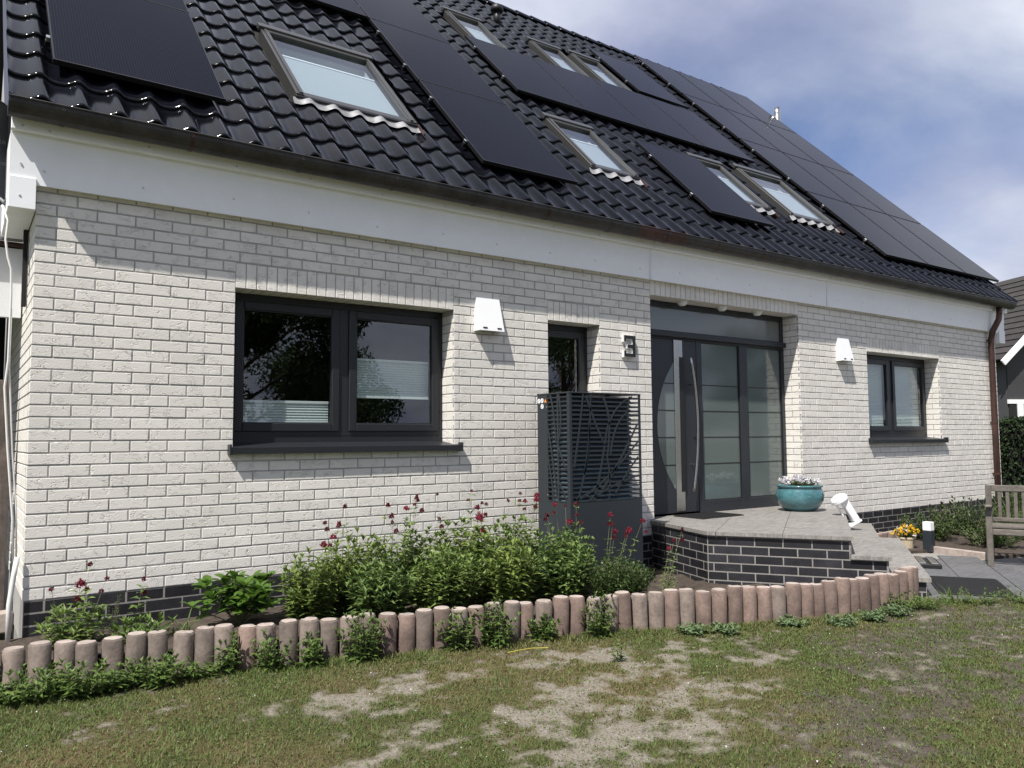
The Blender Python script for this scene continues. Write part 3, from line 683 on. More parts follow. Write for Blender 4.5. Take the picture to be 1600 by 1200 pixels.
# roof windows
def roof_window(x0, x1, s0, s1):
    fr_ = MB(); t = 0.075
    def rb(mb, xa, sa, xb_, sb_, o0, o1, b=0.004):
        mb.obox(RP((xa+xb_)/2, (sa+sb_)/2, (o0+o1)/2), ((xb_-xa)/2, (sb_-sa)/2, (o1-o0)/2), (Vector((1,0,0)), SD, SN), b)
    rb(fr_, x0, s0, x0+t, s1, -0.02, 0.085); rb(fr_, x1-t, s0, x1, s1, -0.02, 0.085)
    rb(fr_, x0+t, s1-t*1.2, x1-t, s1, -0.02, 0.095); rb(fr_, x0+t, s0, x1-t, s0+t*1.1, -0.02, 0.075)
    w_ = fr_.build('roof_window', M_vframe, roof)
    m = MB(); rb(m, x0+t*0.45, s0+0.01, x0+t*0.9, s1-0.02, 0.087, 0.098, 0.002); m.build('sash_cover', M_alu if False else M_vframe, w_)
    m = MB(); rb(m, x1-t*0.9, s0+0.01, x1-t*0.45, s1-0.02, 0.087, 0.098, 0.002); m.build('sash_cover', M_vframe, w_)
    m = MB(); rb(m, x0-0.02, s1-0.03, x1+0.02, s1+0.06, 0.06, 0.115); m.build('top_hood', M_vframe, w_)
    m = MB(); rb(m, x0-0.005, s0-0.03, x1+0.005, s0+0.012, 0.0, 0.072); m.build('bottom_rail', M_black, w_)
    m = MB(); m.add([RP(x0+t,s0+t*1.1,0.062),RP(x1-t,s0+t*1.1,0.062),RP(x1-t,s1-t*1.2,0.062),RP(x0+t,s1-t*1.2,0.062)], [(0,1,2,3)]); m.build('pane', M_vglass, w_)
    # reveal lining, and a pale sheet added under the glass as reflected sky
    m = MB(); d0 = -0.45
    c4 = [(x0+t,s0+t),(x1-t,s0+t),(x1-t,s1-t),(x0+t,s1-t)]
    vs = [RP(px_, ps, 0.03) for px_, ps in c4] + [RP(px_, ps, d0) for px_, ps in c4]
    m.add(vs, [(0,1,5,4),(1,2,6,5),(2,3,7,6),(3,0,4,7),(4,5,6,7)]); m.build('reveal_lining', M_roomw, w_)
    m = MB(); rb(m, x0+t, s0+(s1-s0)*0.08, x1-t, s1-(s1-s0)*0.30, 0.006, 0.010, 0); m.build('blind', M_skysheet, w_)  # added sheet, brightens the pane like mirrored sky
    m = MB(); rb(m, x0+t, s1-(s1-s0)*0.30, x1-t, s1-(s1-s0)*0.30+0.03, 0.0, 0.02, 0.003); m.build('blind_rail', M_white, w_)  # rail on the added pale sheet
    # crinkled lead apron
    m = MB(); n = int((x1-x0)/0.02); vs = []
    for i in range(n+1):
        xx = x0-0.03+(x1-x0+0.06)*i/n; tt = ((xx+0.19) % TW)/TW; hh = tile_h(tt)
        vs += [RP(xx, s0-0.02, 0.052+hh*0.5), RP(xx, s0-0.075, 0.030+hh), RP(xx, s0-0.112-0.010*math.sin(xx*21), 0.026+hh)]
    m.add(vs, [(3*i+k, 3*i+k+1, 3*i+4+k, 3*i+3+k) for i in range(n) for k in range(2)]); m.build('lead_apron', M_lead, w_, smooth=True)
    m = MB(); m.obox(RP(x1+0.02, s0-0.09, 0.06), (0.006, 0.10, 0.012), (Vector((1,0,0)), SD, SN)); m.build('flashing_end', M_copper, w_)
    return w_
for s in SKY: roof_window(*s[:4])
# roof vent and external flue
v_ = MB(); vp = RP(6.92+0.1, 6.95, 0.02)
v_.tube([vp - Vector((0,0,0.05)), vp + Vector((0,0,0.20))], 0.06, 12); v_.lathe([(0.02,0.33),(0.10,0.28),(0.115,0.22),(0.10,0.18),(0.05,0.17)][::-1], c=tuple(vp), n=14)
v_.build('roof_vent', M_black, roof, smooth=True)
fl = MB(); fl.lathe([(0.075,0.2),(0.075,8.28),(0.085,8.29),(0.085,8.36),(0.075,8.37),(0.075,8.52),(0.06,8.66),(0.055,8.66)], c=(14.88,4.77,-0.02), n=16)
flue = tag(fl.build('flue', M_steel, smooth=True), 'stainless steel flue pipe rising behind the right roof edge', 'flue')
m = MB(); m.box(14.40, 4.71, 8.10, 14.81, 4.83, 8.18, 0.01); m.build('bracket', M_steel, flue)

# solar panels
pg = MB(); pg.box(-PW/2+0.012, -PH/2+0.012, -0.004, PW/2-0.012, PH/2-0.012, 0.0015)
me_pg = bpy.data.meshes.new('glass'); me_pg.from_pydata(pg.v, [], pg.f); me_pg.update(); me_pg.materials.append(M_panel)
pf = MB()
for a in ((-PW/2,-PH/2,-PW/2+0.012,PH/2),(PW/2-0.012,-PH/2,PW/2,PH/2),(-PW/2+0.012,-PH/2,PW/2-0.012,-PH/2+0.012),(-PW/2+0.012,PH/2-0.012,PW/2-0.012,PH/2)): pf.box(a[0],a[1],-0.034,a[2],a[3],0.003)
pf.box(-PW/2+0.012,-PH/2+0.012,-0.012,PW/2-0.012,PH/2-0.012,-0.008)
me_pf = bpy.data.meshes.new('frame'); me_pf.from_pydata(pf.v, [], pf.f); me_pf.update(); me_pf.materials.append(M_pframe)
pr = MB(); pr.box(-PW/2-0.03, -0.02, -0.078, PW/2+0.012, 0.02, -0.036)
me_pr = bpy.data.meshes.new('mounting_rail'); me_pr.from_pydata(pr.v, [], pr.f); me_pr.update(); me_pr.materials.append(M_pframe)
pc = MB(); pc.box(-0.022,-0.022,-0.03,0.006,0.022,0.008,0.003)
me_pc = bpy.data.meshes.new('clamp'); me_pc.from_pydata(pc.v, [], pc.f); me_pc.update(); me_pc.materials.append(M_alu)
for (x, s, lab) in PANELS:
    r_ = thing('solar_panel', lab, 'solar panel', 'solar panels on the roof'); mm = Rm.copy(); mm.translation = RP(x+PW/2, s+PH/2, 0.125); r_.matrix_world = mm
    for nm, me_ in (('glass', me_pg), ('frame', me_pf)):
        o = bpy.data.objects.new(nm, me_); COL.objects.link(o); o.parent = r_
    for ss in (-PH*0.27, PH*0.27):
        o = bpy.data.objects.new('mounting_rail', me_pr); COL.objects.link(o); o.parent = r_; o.location = (0, ss, 0)
        o = bpy.data.objects.new('clamp', me_pc); COL.objects.link(o); o.parent = r_; o.location = (-PW/2-0.004, ss, -0.012)

# ------------------------------------------------------------------ windows and door
def frame_rect(mb, x0, z0, x1, z1, t, y0, y1, b=0.003):
    mb.box(x0, y0, z0, x0+t, y1, z1, b); mb.box(x1-t, y0, z0, x1, y1, z1, b)
    mb.box(x0+t, y0, z0, x1-t, y1, z0+t, b); mb.box(x0+t, y0, z1-t, x1-t, y1, z1, b)
def blind(parent, x0, x1, z0, z1, y):
    n = max(2, int((z1-z0)/0.011)); vs = []
    for i in range(n+1):
        z = z0+(z1-z0)*i/n; yy = y + (0.007 if i % 2 else 0); vs += [(x0,yy,z),(x1,yy,z)]
    m = MB(); m.add(vs, [(2*i,2*i+1,2*i+3,2*i+2) for i in range(n)]); bl = m.build('blind', M_blind, parent)
    for zz_ in (z0, z1): m = MB(); m.box(x0, y-0.006, zz_-0.011, x1, y+0.014, zz_+0.011, 0.002); m.build('blind_rail', M_white, bl)
def window(o, yf, sashes, lab, sill=True):
    x0, x1, z0, z1 = o['x0'], o['x1'], 1.03, o['z1']
    m = MB(); frame_rect(m, x0, z0, x1, z1, 0.062, yf-0.01, yf+0.06)
    for a, b in zip(sashes[:-1], sashes[1:]): m.box(a['x1']-0.0, yf-0.008, z0+0.062, b['x0'], yf+0.06, z1-0.062, 0.002)
    m.box(x0+0.062, yf-0.012, z0+0.06, x1-0.062, yf-0.004, z0+0.095)
    w_ = m.build('window', M_anth, house); w_['label'] = lab
    for s in sashes:
        m = MB(); frame_rect(m, s['x0'], z0+0.095, s['x1'], z1-0.062, 0.068, yf-0.028, yf+0.03, 0.006); m.build('sash', M_anth, w_)
        m = MB(); m.add([(s['x0']+0.066,yf-0.003,z0+0.16),(s['x1']-0.066,yf-0.003,z0+0.16),(s['x1']-0.066,yf-0.003,z1-0.128),(s['x0']+0.066,yf-0.003,z1-0.128)], [(0,1,2,3)]); m.build('pane', M_glass, w_)
        m = MB(); frame_rect(m, s['x0']+0.066, z0+0.161, s['x1']-0.066, z1-0.129, 0.009, yf-0.018, yf-0.008, 0); m.build('glazing_bead', M_black, w_)
        for bz in s.get('blind', []): blind(w_, s['x0']+0.07, s['x1']-0.07, bz[0], bz[1], yf+0.045)
    if sill:
        m = MB(); sx0, sx1 = x0-0.035, x1+0.055
        m.add([(sx0,yf-0.012,1.035),(sx1,yf-0.012,1.035),(sx1,-0.062,0.998),(sx0,-0.062,0.998),(sx0,yf-0.012,1.020),(sx1,yf-0.012,1.020),(sx1,-0.062,0.948),(sx0,-0.062,0.948),(sx1,-0.052,0.948),(sx0,-0.052,0.948),(sx1,-0.052,0.986),(sx0,-0.052,0.986)],
              [(3,2,1,0),(7,6,2,3),(9,8,6,7),(10,8,9,11),(11,4,5,10),(2,6,8,10,5,1),(3,0,4,11,9,7)])
        sl = m.build('sill', M_anth, w_)
        for sx in (sx0+0.004, sx1-0.004): m = MB(); m.box(sx-0.008,-0.066,0.944,sx+0.008,0.02,1.024,0.003); m.build('sill_end_cap', M_anth, sl)
    return w_
window(OPEN[0], 0.215, [dict(x0=1.40,x1=2.285,blind=[(1.20,1.37)]), dict(x0=2.375,x1=3.262,blind=[(1.43,1.76)])], 'two-pane anthracite window with pleated blinds')
window(OPEN[1], 0.215, [dict(x0=4.47,x1=5.04)], 'narrow anthracite window above the grey metal cabinet')
window(OPEN[3], 0.240, [dict(x0=10.17,x1=11.05,blind=[(1.20,2.11)]), dict(x0=11.15,x1=12.08,blind=[(1.20,2.11)])], 'two-pane anthracite window with lowered blinds near the downpipe')

D = 0.235
m = MB(); x0, x1 = 5.845, 8.540
m.box(x0, D, 0.16, x0+0.06, D+0.07, 2.635, 0.003); m.box(x1-0.06, D, 0.16, x1, D+0.07, 2.635, 0.003)
m.box(x0+0.06, D, 2.565, x1-0.06, D+0.07, 2.635, 0.003); m.box(x0+0.06, D, 2.20, x1-0.06, D+0.07, 2.30, 0.003)
m.box(6.84, D, 0.16, 6.925, D+0.07, 2.20, 0.003); m.box(7.63, D, 0.16, 7.775, D+0.07, 2.20, 0.003)
m.box(6.925, D, 0.16, 7.63, D+0.07, 0.295, 0.003); m.box(7.775, D, 0.16, x1-0.06, D+0.07, 0.295, 0.003)
door = m.build('front_door', M_door, house); door['label'] = 'anthracite front door with side lights and a transom light'
m = MB(); m.box(x0+0.01, D-0.055, 2.222, x1-0.02, D-0.002, 2.285, 0.006); m.build('transom_rail', M_anth, door)
m = MB(); m.box(x0+0.06, D+0.02, 2.30, x1-0.06, D+0.03, 2.565); m.build('transom_pane', M_satin2, door)
m = MB(); m.box(5.905, D+0.004, 0.18, 6.838, D+0.06, 2.198, 0.004); m.build('door_leaf', M_door, door)
# glazed circle segment in the leaf
cx_, cz_, rad = 7.245, 1.19, 1.085
pts = []
for i in range(25):
    zz_ = 0.45 + (1.93-0.45)*i/24; dd = rad**2-(zz_-cz_)**2
    pts.append((min(cx_-math.sqrt(max(dd,0)), 6.44), zz_))
m = MB(); vs = [(p[0], D+0.0015, p[1]) for p in pts] + [(6.445, D+0.0015, p[1]) for p in pts]; m.add(vs, [(i, 25+i, 26+i, i+1) for i in range(24)]); seg = m.build('curved_pane', M_satin, door)
for zz_ in (1.68, 1.366, 1.052, 0.734):
    xa = cx_-math.sqrt(rad**2-(zz_-cz_)**2)
    m = MB(); m.box(xa+0.005, D-0.0015, zz_-0.006, 6.443, D+0.001, zz_+0.006); m.build('glazing_line', M_black, seg)
m = MB(); m.box(6.446, D-0.010, 0.20, 6.588, D+0.003, 2.196, 0.002); m.build('steel_strip', M_steel, door)
m = MB(); m.box(6.530, D-0.013, 0.42, 6.606, D-0.0105, 1.995); m.build('dark_slot', M_black, door)
hp_ = [Vector((6.655+0.095*(1-((t-0.5)*2)**2), D-0.075, 0.42+1.57*t)) for t in [i/20 for i in range(21)]]
m = MB(); m.tube(hp_, 0.0165, 10); hd = m.build('handle', M_steel, door, smooth=True)
for t in (4, 16): m = MB(); p = hp_[t]; m.tube([p, (p.x, D+0.006, p.z)], 0.010, 8); m.build('handle_post', M_steel, hd)
m = MB(); m.lathe([(0.022,0),(0.022,0.012)], n=12); o = m.build('lock', M_black, door); o.location = (6.80, D+0.004, 1.05); o.rotation_euler = (math.pi/2,0,0)
for xa, xb_ in ((6.925,7.63),(7.775,8.48)):
    pz = [0.295, 0.734, 1.052, 1.366, 1.68, 2.20]
    m = MB(); m.box(xa, D+0.025, 0.295, xb_, D+0.033, 2.20); pn = m.build('side_pane', M_satin, door)
    for zz_ in pz[1:-1]: m = MB(); m.box(xa+0.002, D+0.0225, zz_-0.006, xb_-0.002, D+0.0245, zz_+0.006); m.build('glazing_line', M_black, pn)
    m = MB(); frame_rect(m, xa, 0.295, xb_, 2.20, 0.012, D+0.008, D+0.024, 0); m.build('glazing_bead', M_black, pn)
for xx in (6.48, 7.18, 7.85):
    sp = thing('soffit_spotlight', {6.48:'left',7.18:'middle',7.85:'right'}[xx] + ' of the three white spotlights under the door lintel', 'spotlight', 'spotlights over the door')
    m = MB(); m.lathe([(0.0,-0.055),(0.035,-0.05),(0.055,-0.03),(0.062,0.0)], c=(xx,0.11,2.634), n=16); m.build('spot_dome', M_white, sp, smooth=True)
    m = MB(); m.lathe([(0.072,-0.008),(0.072,0.001)], c=(xx,0.11,2.634), n=16); m.build('spot_ring', M_white, sp); rebase(sp, (xx,0.11,2.634))

# ------------------------------------------------------------------ wall lamps, number, cabinet
def wall_lamp(xc, zt, lab, grp='white wedge lamps on the facade'):
    r_ = thing('wall_lamp', lab, 'wall lamp', grp); w_ = 0.128
    m = MB(); m.add([(xc-w_,0.001,zt),(xc+w_,0.001,zt),(xc-w_,-0.028,zt),(xc+w_,-0.028,zt),(xc-w_-0.012,-0.098,zt-0.315),(xc+w_+0.012,-0.098,zt-0.315),(xc-w_-0.012,0.001,zt-0.315),(xc+w_+0.012,0.001,zt-0.315)],
        [(0,2,3,1),(2,4,5,3),(4,6,7,5),(0,6,4,2),(1,3,5,7)]); m.build('housing', M_white, r_)
    for sx in (-0.075, 0.085): m = MB(); m.obox((xc+sx,-0.095,zt-0.288), (0.023,0.0035,0.005), (Vector((1,0,0)),Vector((0,1,-0.22)).normalized(),Vector((0,0.22,1)).normalized())); m.build('slot', M_black, r_)
    m = MB(); m.box(xc-0.09,-0.08,zt-0.319,xc+0.09,-0.015,zt-0.3155); m.build('lens', M_satin2, r_)
    rebase(r_, (xc, 0, zt-0.315))
wall_lamp(3.675, 2.375, 'white wedge wall lamp between the two left windows'); wall_lamp(9.50, 2.39, 'white wedge wall lamp between the front door and the right window')
num = thing('house_number', 'black and white house number 3 beside the door', 'house number')
def digit(mb, x0, z0, w_, h_, t, y0, y1):
    mb.box(x0, y0, z0, x0+w_, y1, z0+t); mb.box(x0, y0, z0+h_-t, x0+w_, y1, z0+h_); mb.box(x0+0.3*w_, y0, z0+h_/2-t/2, x0+w_-t, y1, z0+h_/2+t/2)
    mb.box(x0+w_-t, y0, z0+t, x0+w_, y1, z0+h_-t)
    for zz_ in (z0+t, z0+h_-t-0.028): mb.box(x0, y0, zz_, x0+t*0.62, y1, zz_+0.028)
m = MB(); digit(m, 5.402, 1.912, 0.172, 0.240, 0.046, -0.034, -0.004); m.build('white_backing', M_white, num)
m = MB(); digit(m, 5.411, 1.919, 0.158, 0.228, 0.035, -0.044, -0.0345); m.build('black_face', M_black, num); rebase(num, (5.49,0,1.91))

hp = thing('heat_pump_cabinet', 'tall anthracite metal cabinet with branch-patterned grille in front of the narrow window', 'cabinet')
cx0, cx1, cy0, cy1, cz0, cz1, czm = 4.145, 5.035, -0.645, -0.165, -0.42, 1.462, 0.465
m = MB(); t = 0.012
m.box(cx0, cy0, cz0, cx1, cy0+t, czm); m.box(cx0, cy0+t, cz0, cx0+t, cy1, czm); m.box(cx1-t, cy0+t, cz0, cx1, cy1, czm); m.build('lower_panel', M_hp, hp)
m = MB(); m.box(cx0-0.004, cy0-0.004, cz1, cx1+0.004, cy1+0.004, cz1+0.014, 0.003); m.build('lid', M_hp, hp)
m = MB(); m.box(cx0, cy1-0.155, czm, cx0+t, cy1, cz1); m.build('side_plate', M_hp, hp)
m = MB(); m.box(cx0, cy0, czm, cx0+0.028, cy0+t, cz1); m.box(cx0, cy0+t, czm, cx0+t, cy0+0.04, cz1); m.build('corner_post', M_hp, hp)
m = MB(); m.box(cx1-0.022, cy0, czm, cx1, cy0+t, cz1); m.build('corner_post', M_hp, hp)
m = MB(); m.box(cx0, cy0+0.165, czm, cx0+t, cy0+0.185, cz1); m.build('side_mullion', M_hp, hp)
m = MB(); m.box(cx1-t, cy1-0.03, czm, cx1, cy1, cz1); m.build('rear_post', M_hp, hp)
ns = 24; dz = (cz1-czm)/ns
for i in range(ns):
    z0 = czm + i*dz + 0.004
    m = MB(); m.box(cx0+0.028, cy0+0.002, z0, cx1-0.022, cy0+0.006, z0+0.012+0.004*random.random()); m.build('slat', M_hp, hp)
    m = MB(); m.box(cx0+0.002, cy0+0.04, z0, cx0+0.006, cy1-0.155, z0+0.011+0.004*random.random()); m.build('side_slat', M_hp, hp)
    m = MB(); m.box(cx1-0.008, cy0+t, z0, cx1-0.003, cy1-0.03, z0+0.012); m.build('side_slat', M_hp, hp)
def branch(pts, wd, face):
    m = MB(); pts = [Vector(p) for p in pts]; vs = []
    for i, p in enumerate(pts):
        d_ = (pts[min(i+1,len(pts)-1)]-pts[max(i-1,0)]).normalized(); n_ = Vector((-d_.y, d_.x))*wd*(1-0.35*i/len(pts))/2
        for q in (p-n_, p+n_):
            for dpt in (0.0, 0.004):
                vs.append((q.x, cy0-0.002+dpt, q.y) if face == 'f' else (cx0-0.002+dpt, q.x, q.y))
    m.add(vs, [f for i in range(len(pts)-1) for f in ((4*i,4*i+4,4*i+6,4*i+2),(4*i+1,4*i+3,4*i+7,4*i+5),(4*i,4*i+1,4*i+5,4*i+4),(4*i+2,4*i+6,4*i+7,4*i+3))]); m.build('lattice_branch', M_hp, hp)
def bez(a, b, c, n=9): return [((1-t)**2*a[0]+2*t*(1-t)*b[0]+t*t*c[0], (1-t)**2*a[1]+2*t*(1-t)*b[1]+t*t*c[1]) for t in [i/n for i in range(n+1)]]
fx = lambda u: cx0+0.03+u*(cx1-cx0-0.055); fz = lambda v: czm+0.01+v*(cz1-czm-0.015)
for a, b, c, wd in (((.02,.32),(.10,.62),(.16,1),.022),((.06,0),(.25,.35),(.27,1),.020),((.20,.99),(.32,.72),(.47,.52),.022),((.30,0),(.42,.30),(.50,.66),.024),((.44,.99),(.60,.80),(.50,.40),.024),((.05,.02),(.40,.10),(.98,.55),.024),((.42,.10),(.70,.35),(.97,.72),.026),((.50,.66),(.62,.92),(.90,.99),.018),((.55,.42),(.60,.75),(.86,.86),.018),((.86,.99),(.80,.80),(.86,.52),.020),((.20,.0),(.60,.16),(.98,.22),.020),((.16,.25),(.26,.5),(.24,.75),.016),((.98,.40),(.84,.30),(.62,.06),.018),((.50,.40),(.56,.2),(.52,0),.018)):
    branch([(fx(p[0]), fz(p[1])) for p in bez(a, b, c)], wd, 'f')
fy = lambda u: cy1-0.155 - u*(cy1-0.155-cy0-0.04)
for a, b, c, wd in (((0,.70),(.25,.45),(.45,.02),.018),((.15,1),(.35,.88),(.42,.55),.020),((.0,.42),(.2,.2),(.3,0),.016),((.5,.55),(.72,.4),(.95,.30),.020),((.6,1),(.8,.75),(.55,.55),.018),((.5,.2),(.75,.12),(.95,.02),.016)):
    branch([(fy(p[0]), fz(p[1])) for p in bez(a, b, c)], wd, 's')
m = MB(); m.box(cx0+0.06, cy0+0.10, cz0+0.05, cx1-0.055, cy1-0.04, cz1-0.03, 0.01); core = m.build('unit_body', M_hp, hp)
for i in range(ns-1):
    z0 = czm + i*dz + 0.02; m = MB(); m.obox(((cx0+cx1)/2+0.005, cy0+0.075, z0), ((cx1-cx0)/2-0.060, 0.018, 0.0025), (Vector((1,0,0)),Vector((0,0.75,0.66)),Vector((0,-0.66,0.75)))); m.build('louvre', M_coil, core)
    m = MB(); m.obox((cx0+0.045, (cy0+cy1)/2-0.06, z0), (0.013, 0.12, 0.0025), (Vector((0.75,0,0.66)),Vector((0,1,0)),Vector((-0.66,0,0.75)))); m.build('louvre', M_coil, core)
for j, (dy, dz_, mt) in enumerate(((-0.026,0.055,M_white),(-0.074,0.053,M_white),(-0.074,0.108,M_white))):
    m = MB(); m.lathe([(0.0225,0),(0.0225,0.0008)], n=16); o = m.build('sticker', mt, hp); o.location = (cx0-0.0002, cy1+dy, cz1-dz_); o.rotation_euler = (0,-math.pi/2,0)
    m = MB(); m.obox((cx0-0.0016, cy1+dy, cz1-dz_), (0.0004,0.004,0.013), (Vector((1,0,0)),Vector((0,0.8,0.6)),Vector((0,-0.6,0.8)))); m.build('sticker_mark', M_dish, hp)
    m = MB(); m.lathe([(0.0205,0),(0.0225,0.0003)], n=16, closed=False); 
m = MB(); m.add([(cx0-0.0012, cy1-0.105, cz1-0.072),(cx0-0.0012, cy1-0.145, cz1-0.072),(cx0-0.0012, cy1-0.125, cz1-0.036)], [(0,1,2)]); m.build('warning_sticker', M_orange, hp)
for yy_, zz_ in ((cy1-0.145,cz1-0.115),(cy1-0.15,czm+0.06)):
    m = MB(); m.lathe([(0.008,0),(0.006,0.004)], n=8); o = m.build('screw', M_alu, hp); o.location = (cx0-0.0002,yy_,zz_); o.rotation_euler = (0,-math.pi/2,0)
for xx in (4.45, 4.78): m = MB(); m.lathe([(0.009,0),(0.006,0.004)], n=8); o = m.build('screw', M_alu, hp); o.location = (xx, cy0+0.02, cz1+0.0142)
rebase(hp, (4.59,-0.4,-0.42))

# ------------------------------------------------------------------ porch
porch = thing('porch_steps', 'grey slate topped porch with black brick sides and two steps down', 'porch')
A0, P0, P1 = Vector((5.80,0.0)), Vector((5.484,-1.052)), Vector((6.162,-2.096))
ZT, RS, SDp, WL = 0.160, 0.165, 0.30, 2.86
uu, ww = (P1-P0).normalized(), Vector((0.832,0.555))
E1 = P1 + ww*WL; E2 = E1 - uu*((0.0-E1.y)/(-uu.y))*-1.0
E2 = Vector((E1.x - uu.x*(E1.y/uu.y), 0.0))
def core_prism(pts, z0, z1): m = MB(); m.prism([(p.x,p.y) for p in pts], z0, z1); return m
body = core_prism([A0, P0, P1, E1, E2], -0.5, ZT-0.035); Q1, Q2 = P1+uu*SDp, P1+uu*SDp*2
body.prism([(p.x,p.y) for p in (P1+uu*0.002, Q1, Q1+ww*WL, P1+ww*WL+uu*0.002)], -0.5, ZT-RS-0.035)
core_o = body.build('mortar_core', M_pmortar, porch)
step2 = MB(); step2.prism([(p.x,p.y) for p in (Q1+uu*0.002, Q2, Q2+ww*WL, Q1+ww*WL+uu*0.002)], -0.5, ZT-2*RS-0.035); step2.build('mortar_core', M_pmortar, porch)
# slabs with small joints
def slab(pts, z, nm='slate_slab'):
    area = sum(pts[k].x*pts[(k+1)%len(pts)].y-pts[(k+1)%len(pts)].x*pts[k].y for k in range(len(pts)))
    if abs(area) < 0.004: return
    if area < 0: pts = pts[::-1]
    m = MB(); m.prism([(p.x,p.y) for p in pts], z-0.034, z+random.uniform(-.0008,.0008)); m.build(nm, M_slate, porch)
nose = 0.035
top = [A0+Vector((-0.02,0)), P0-ww*nose*0.8-uu*0.0, P1+uu*nose-ww*nose, P1+ww*WL+uu*nose, E2+ww*0.0, Vector((8.48,0.0)), Vector((8.478,0.233)), Vector((5.907,0.233)), Vector((5.907,0.0))]
top = [A0+Vector((-0.02,-0.001)), P0-ww*nose, P1+uu*nose-ww*nose, P1+ww*WL+uu*nose, E2+Vector((0,-0.001))]
for i in range(-1, 5):
    for j in range(-3, 8):
        a = P1 + uu*nose - uu*(i+1)*0.60; b_ = a + uu*0.60; o_ = ww*(j*0.60-nose); gp = 0.002
        q = [a+o_+uu*gp+ww*gp, b_+o_-uu*gp+ww*gp, b_+o_+ww*(0.60-gp)-uu*gp, a+o_+ww*(0.60-gp)+uu*gp]
        n_ = len(top)
        for k in range(n_):
            p, r2 = top[k], top[(k+1) % n_]; d_ = (r2-p).normalized(); nn = Vector((-d_.y, d_.x))
            if q: q = clip_poly(q, p, nn)
        if len(q) >= 3: slab(q, ZT)
slab([Vector((5.85,0.002)), Vector((8.535,0.002)), Vector((8.535,0.234)), Vector((5.85,0.234))], ZT-0.001, 'threshold_slab')
for lv, q0 in ((1, P1), (2, Q1)):
    for j in range(5):
        l0, l1 = j*WL/5 - (nose if j == 0 else -0.002), (j+1)*WL/5 - 0.002
        a, b_ = q0 + uu*(0.003 if lv else 0), q0 + uu*(SDp+nose)
        slab([a+ww*l0, b_+ww*l0, b_+ww*l1, a+ww*l1], ZT-lv*RS)
    m = MB(); c_ = q0 + ww*WL/2 + uu*0.006; m.obox((c_.x, c_.y, ZT-lv*RS+0.066), (0.006, WL/2, 0.062), (Vector((uu.x,uu.y,0)), Vector((ww.x,ww.y,0)), Vector((0,0,1)))); m.build('riser', M_slate, porch)
# black bricks on the visible faces
def face_bricks(p, d_, len_of, n_out, shift):
    for k in range(8):
        length = len_of(ZT-0.052 - k*H)
        xx = -(L/2 if k % 2 else 0.0) - shift
        while xx < length:
            a, b_ = max(xx, 0.0)+J/2, min(xx+L, length)-J/2; z1 = ZT-0.052 - k*H; z0 = z1 - H + J
            if b_-a > 0.02 and z0 > -0.46:
                c_ = p + d_*((a+b_)/2) - n_out*0.0068
                m = MB(); m.obox((c_.x, c_.y, (z0+z1)/2), ((b_-a)/2, 0.009, (z1-z0)/2), (Vector((d_.x,d_.y,0)), Vector((n_out.x,n_out.y,0)), Vector((0,0,1))), 0.002); m.build('porch_brick', M_plinth, porch)
            xx += L
face_bricks(P0, uu, lambda z: (P1-P0).length if z > ZT-RS-0.03 else ((Q1-P0).length if z > ZT-2*RS-0.03 else (Q2-P0).length), -ww, 0.07)
d_ = (P0-A0).normalized(); face_bricks(A0, d_, lambda z: (P0-A0).length, Vector((d_.y, -d_.x)), 0.1)
rebase(porch, (6.6,-0.9,-0.335))

# doormat
dm = thing('doormat', 'black ribbed doormat in front of the door', 'doormat')
m = MB(); m.box(6.28,-0.30,0.1612,6.98,0.14,0.170,0.003); m.build('mat_base', M_rubber, dm)
for i in range(17): m = MB(); m.box(6.30+i*0.0395,-0.285,0.170,6.318+i*0.0395,0.125,0.176); m.build('rib', M_rubber, dm)
rebase(dm, (6.63,-0.08,0.161))
# turquoise bowl and its pansies
PX, PY = 7.98, -0.33
pot = thing('turquoise_pot', 'round glazed turquoise bowl planter on the porch', 'planter')
m = MB(); m.lathe([(0.0,0),(0.155,0),(0.175,0.008),(0.235,0.06),(0.272,0.13),(0.280,0.19),(0.262,0.25),(0.248,0.272),(0.250,0.282),(0.268,0.288),(0.272,0.302),(0.258,0.310),(0.240,0.300),(0.232,0.27),(0.22,0.24),(0,0.24)], c=(PX,PY,ZT+0.002), n=40, closed=False); m.build('bowl', M_turq, pot, smooth=True)
m = MB(); m.lathe([(0.0,0.262),(0.235,0.262)], c=(PX,PY,ZT+0.002), n=24, closed=False); m.build('potting_soil', M_soil, pot)
m = MB(); m.lathe([(0.17,-0.001),(0.17,0.006)], c=(PX,PY,ZT+0.001), n=24); m.build('foot', M_black, pot); rebase(pot, (PX,PY,ZT))

# ---- foliage makers
def leaf_arrays(B, Dv, Nv, Ln, Wd, fold=0.18, droop=0.25):
    Dv = Dv/np.linalg.norm(Dv, axis=1, keepdims=True); S = np.cross(Dv, Nv); S /= np.linalg.norm(S, axis=1, keepdims=True)+1e-9; Nn = np.cross(S, Dv)
    Ln = Ln[:,None]; Wd = Wd[:,None]
    mid = B + Dv*Ln*0.45 - Nn*Ln*0.02; tip = B + Dv*Ln - Nn*Ln*droop
    l = B + Dv*Ln*0.42 - S*Wd/2 + Nn*Wd*fold; r = B + Dv*Ln*0.42 + S*Wd/2 + Nn*Wd*fold
    n = len(B); V = np.stack([B, r, mid, l, tip], 1).reshape(-1, 3); o = (np.arange(n)*5)[:,None]
    F_ = np.concatenate([o+np.array([[0,1,2]]), o+np.array([[0,2,3]]), o+np.array([[2,1,4]]), o+np.array([[2,4,3]])], 0)
    return V, F_
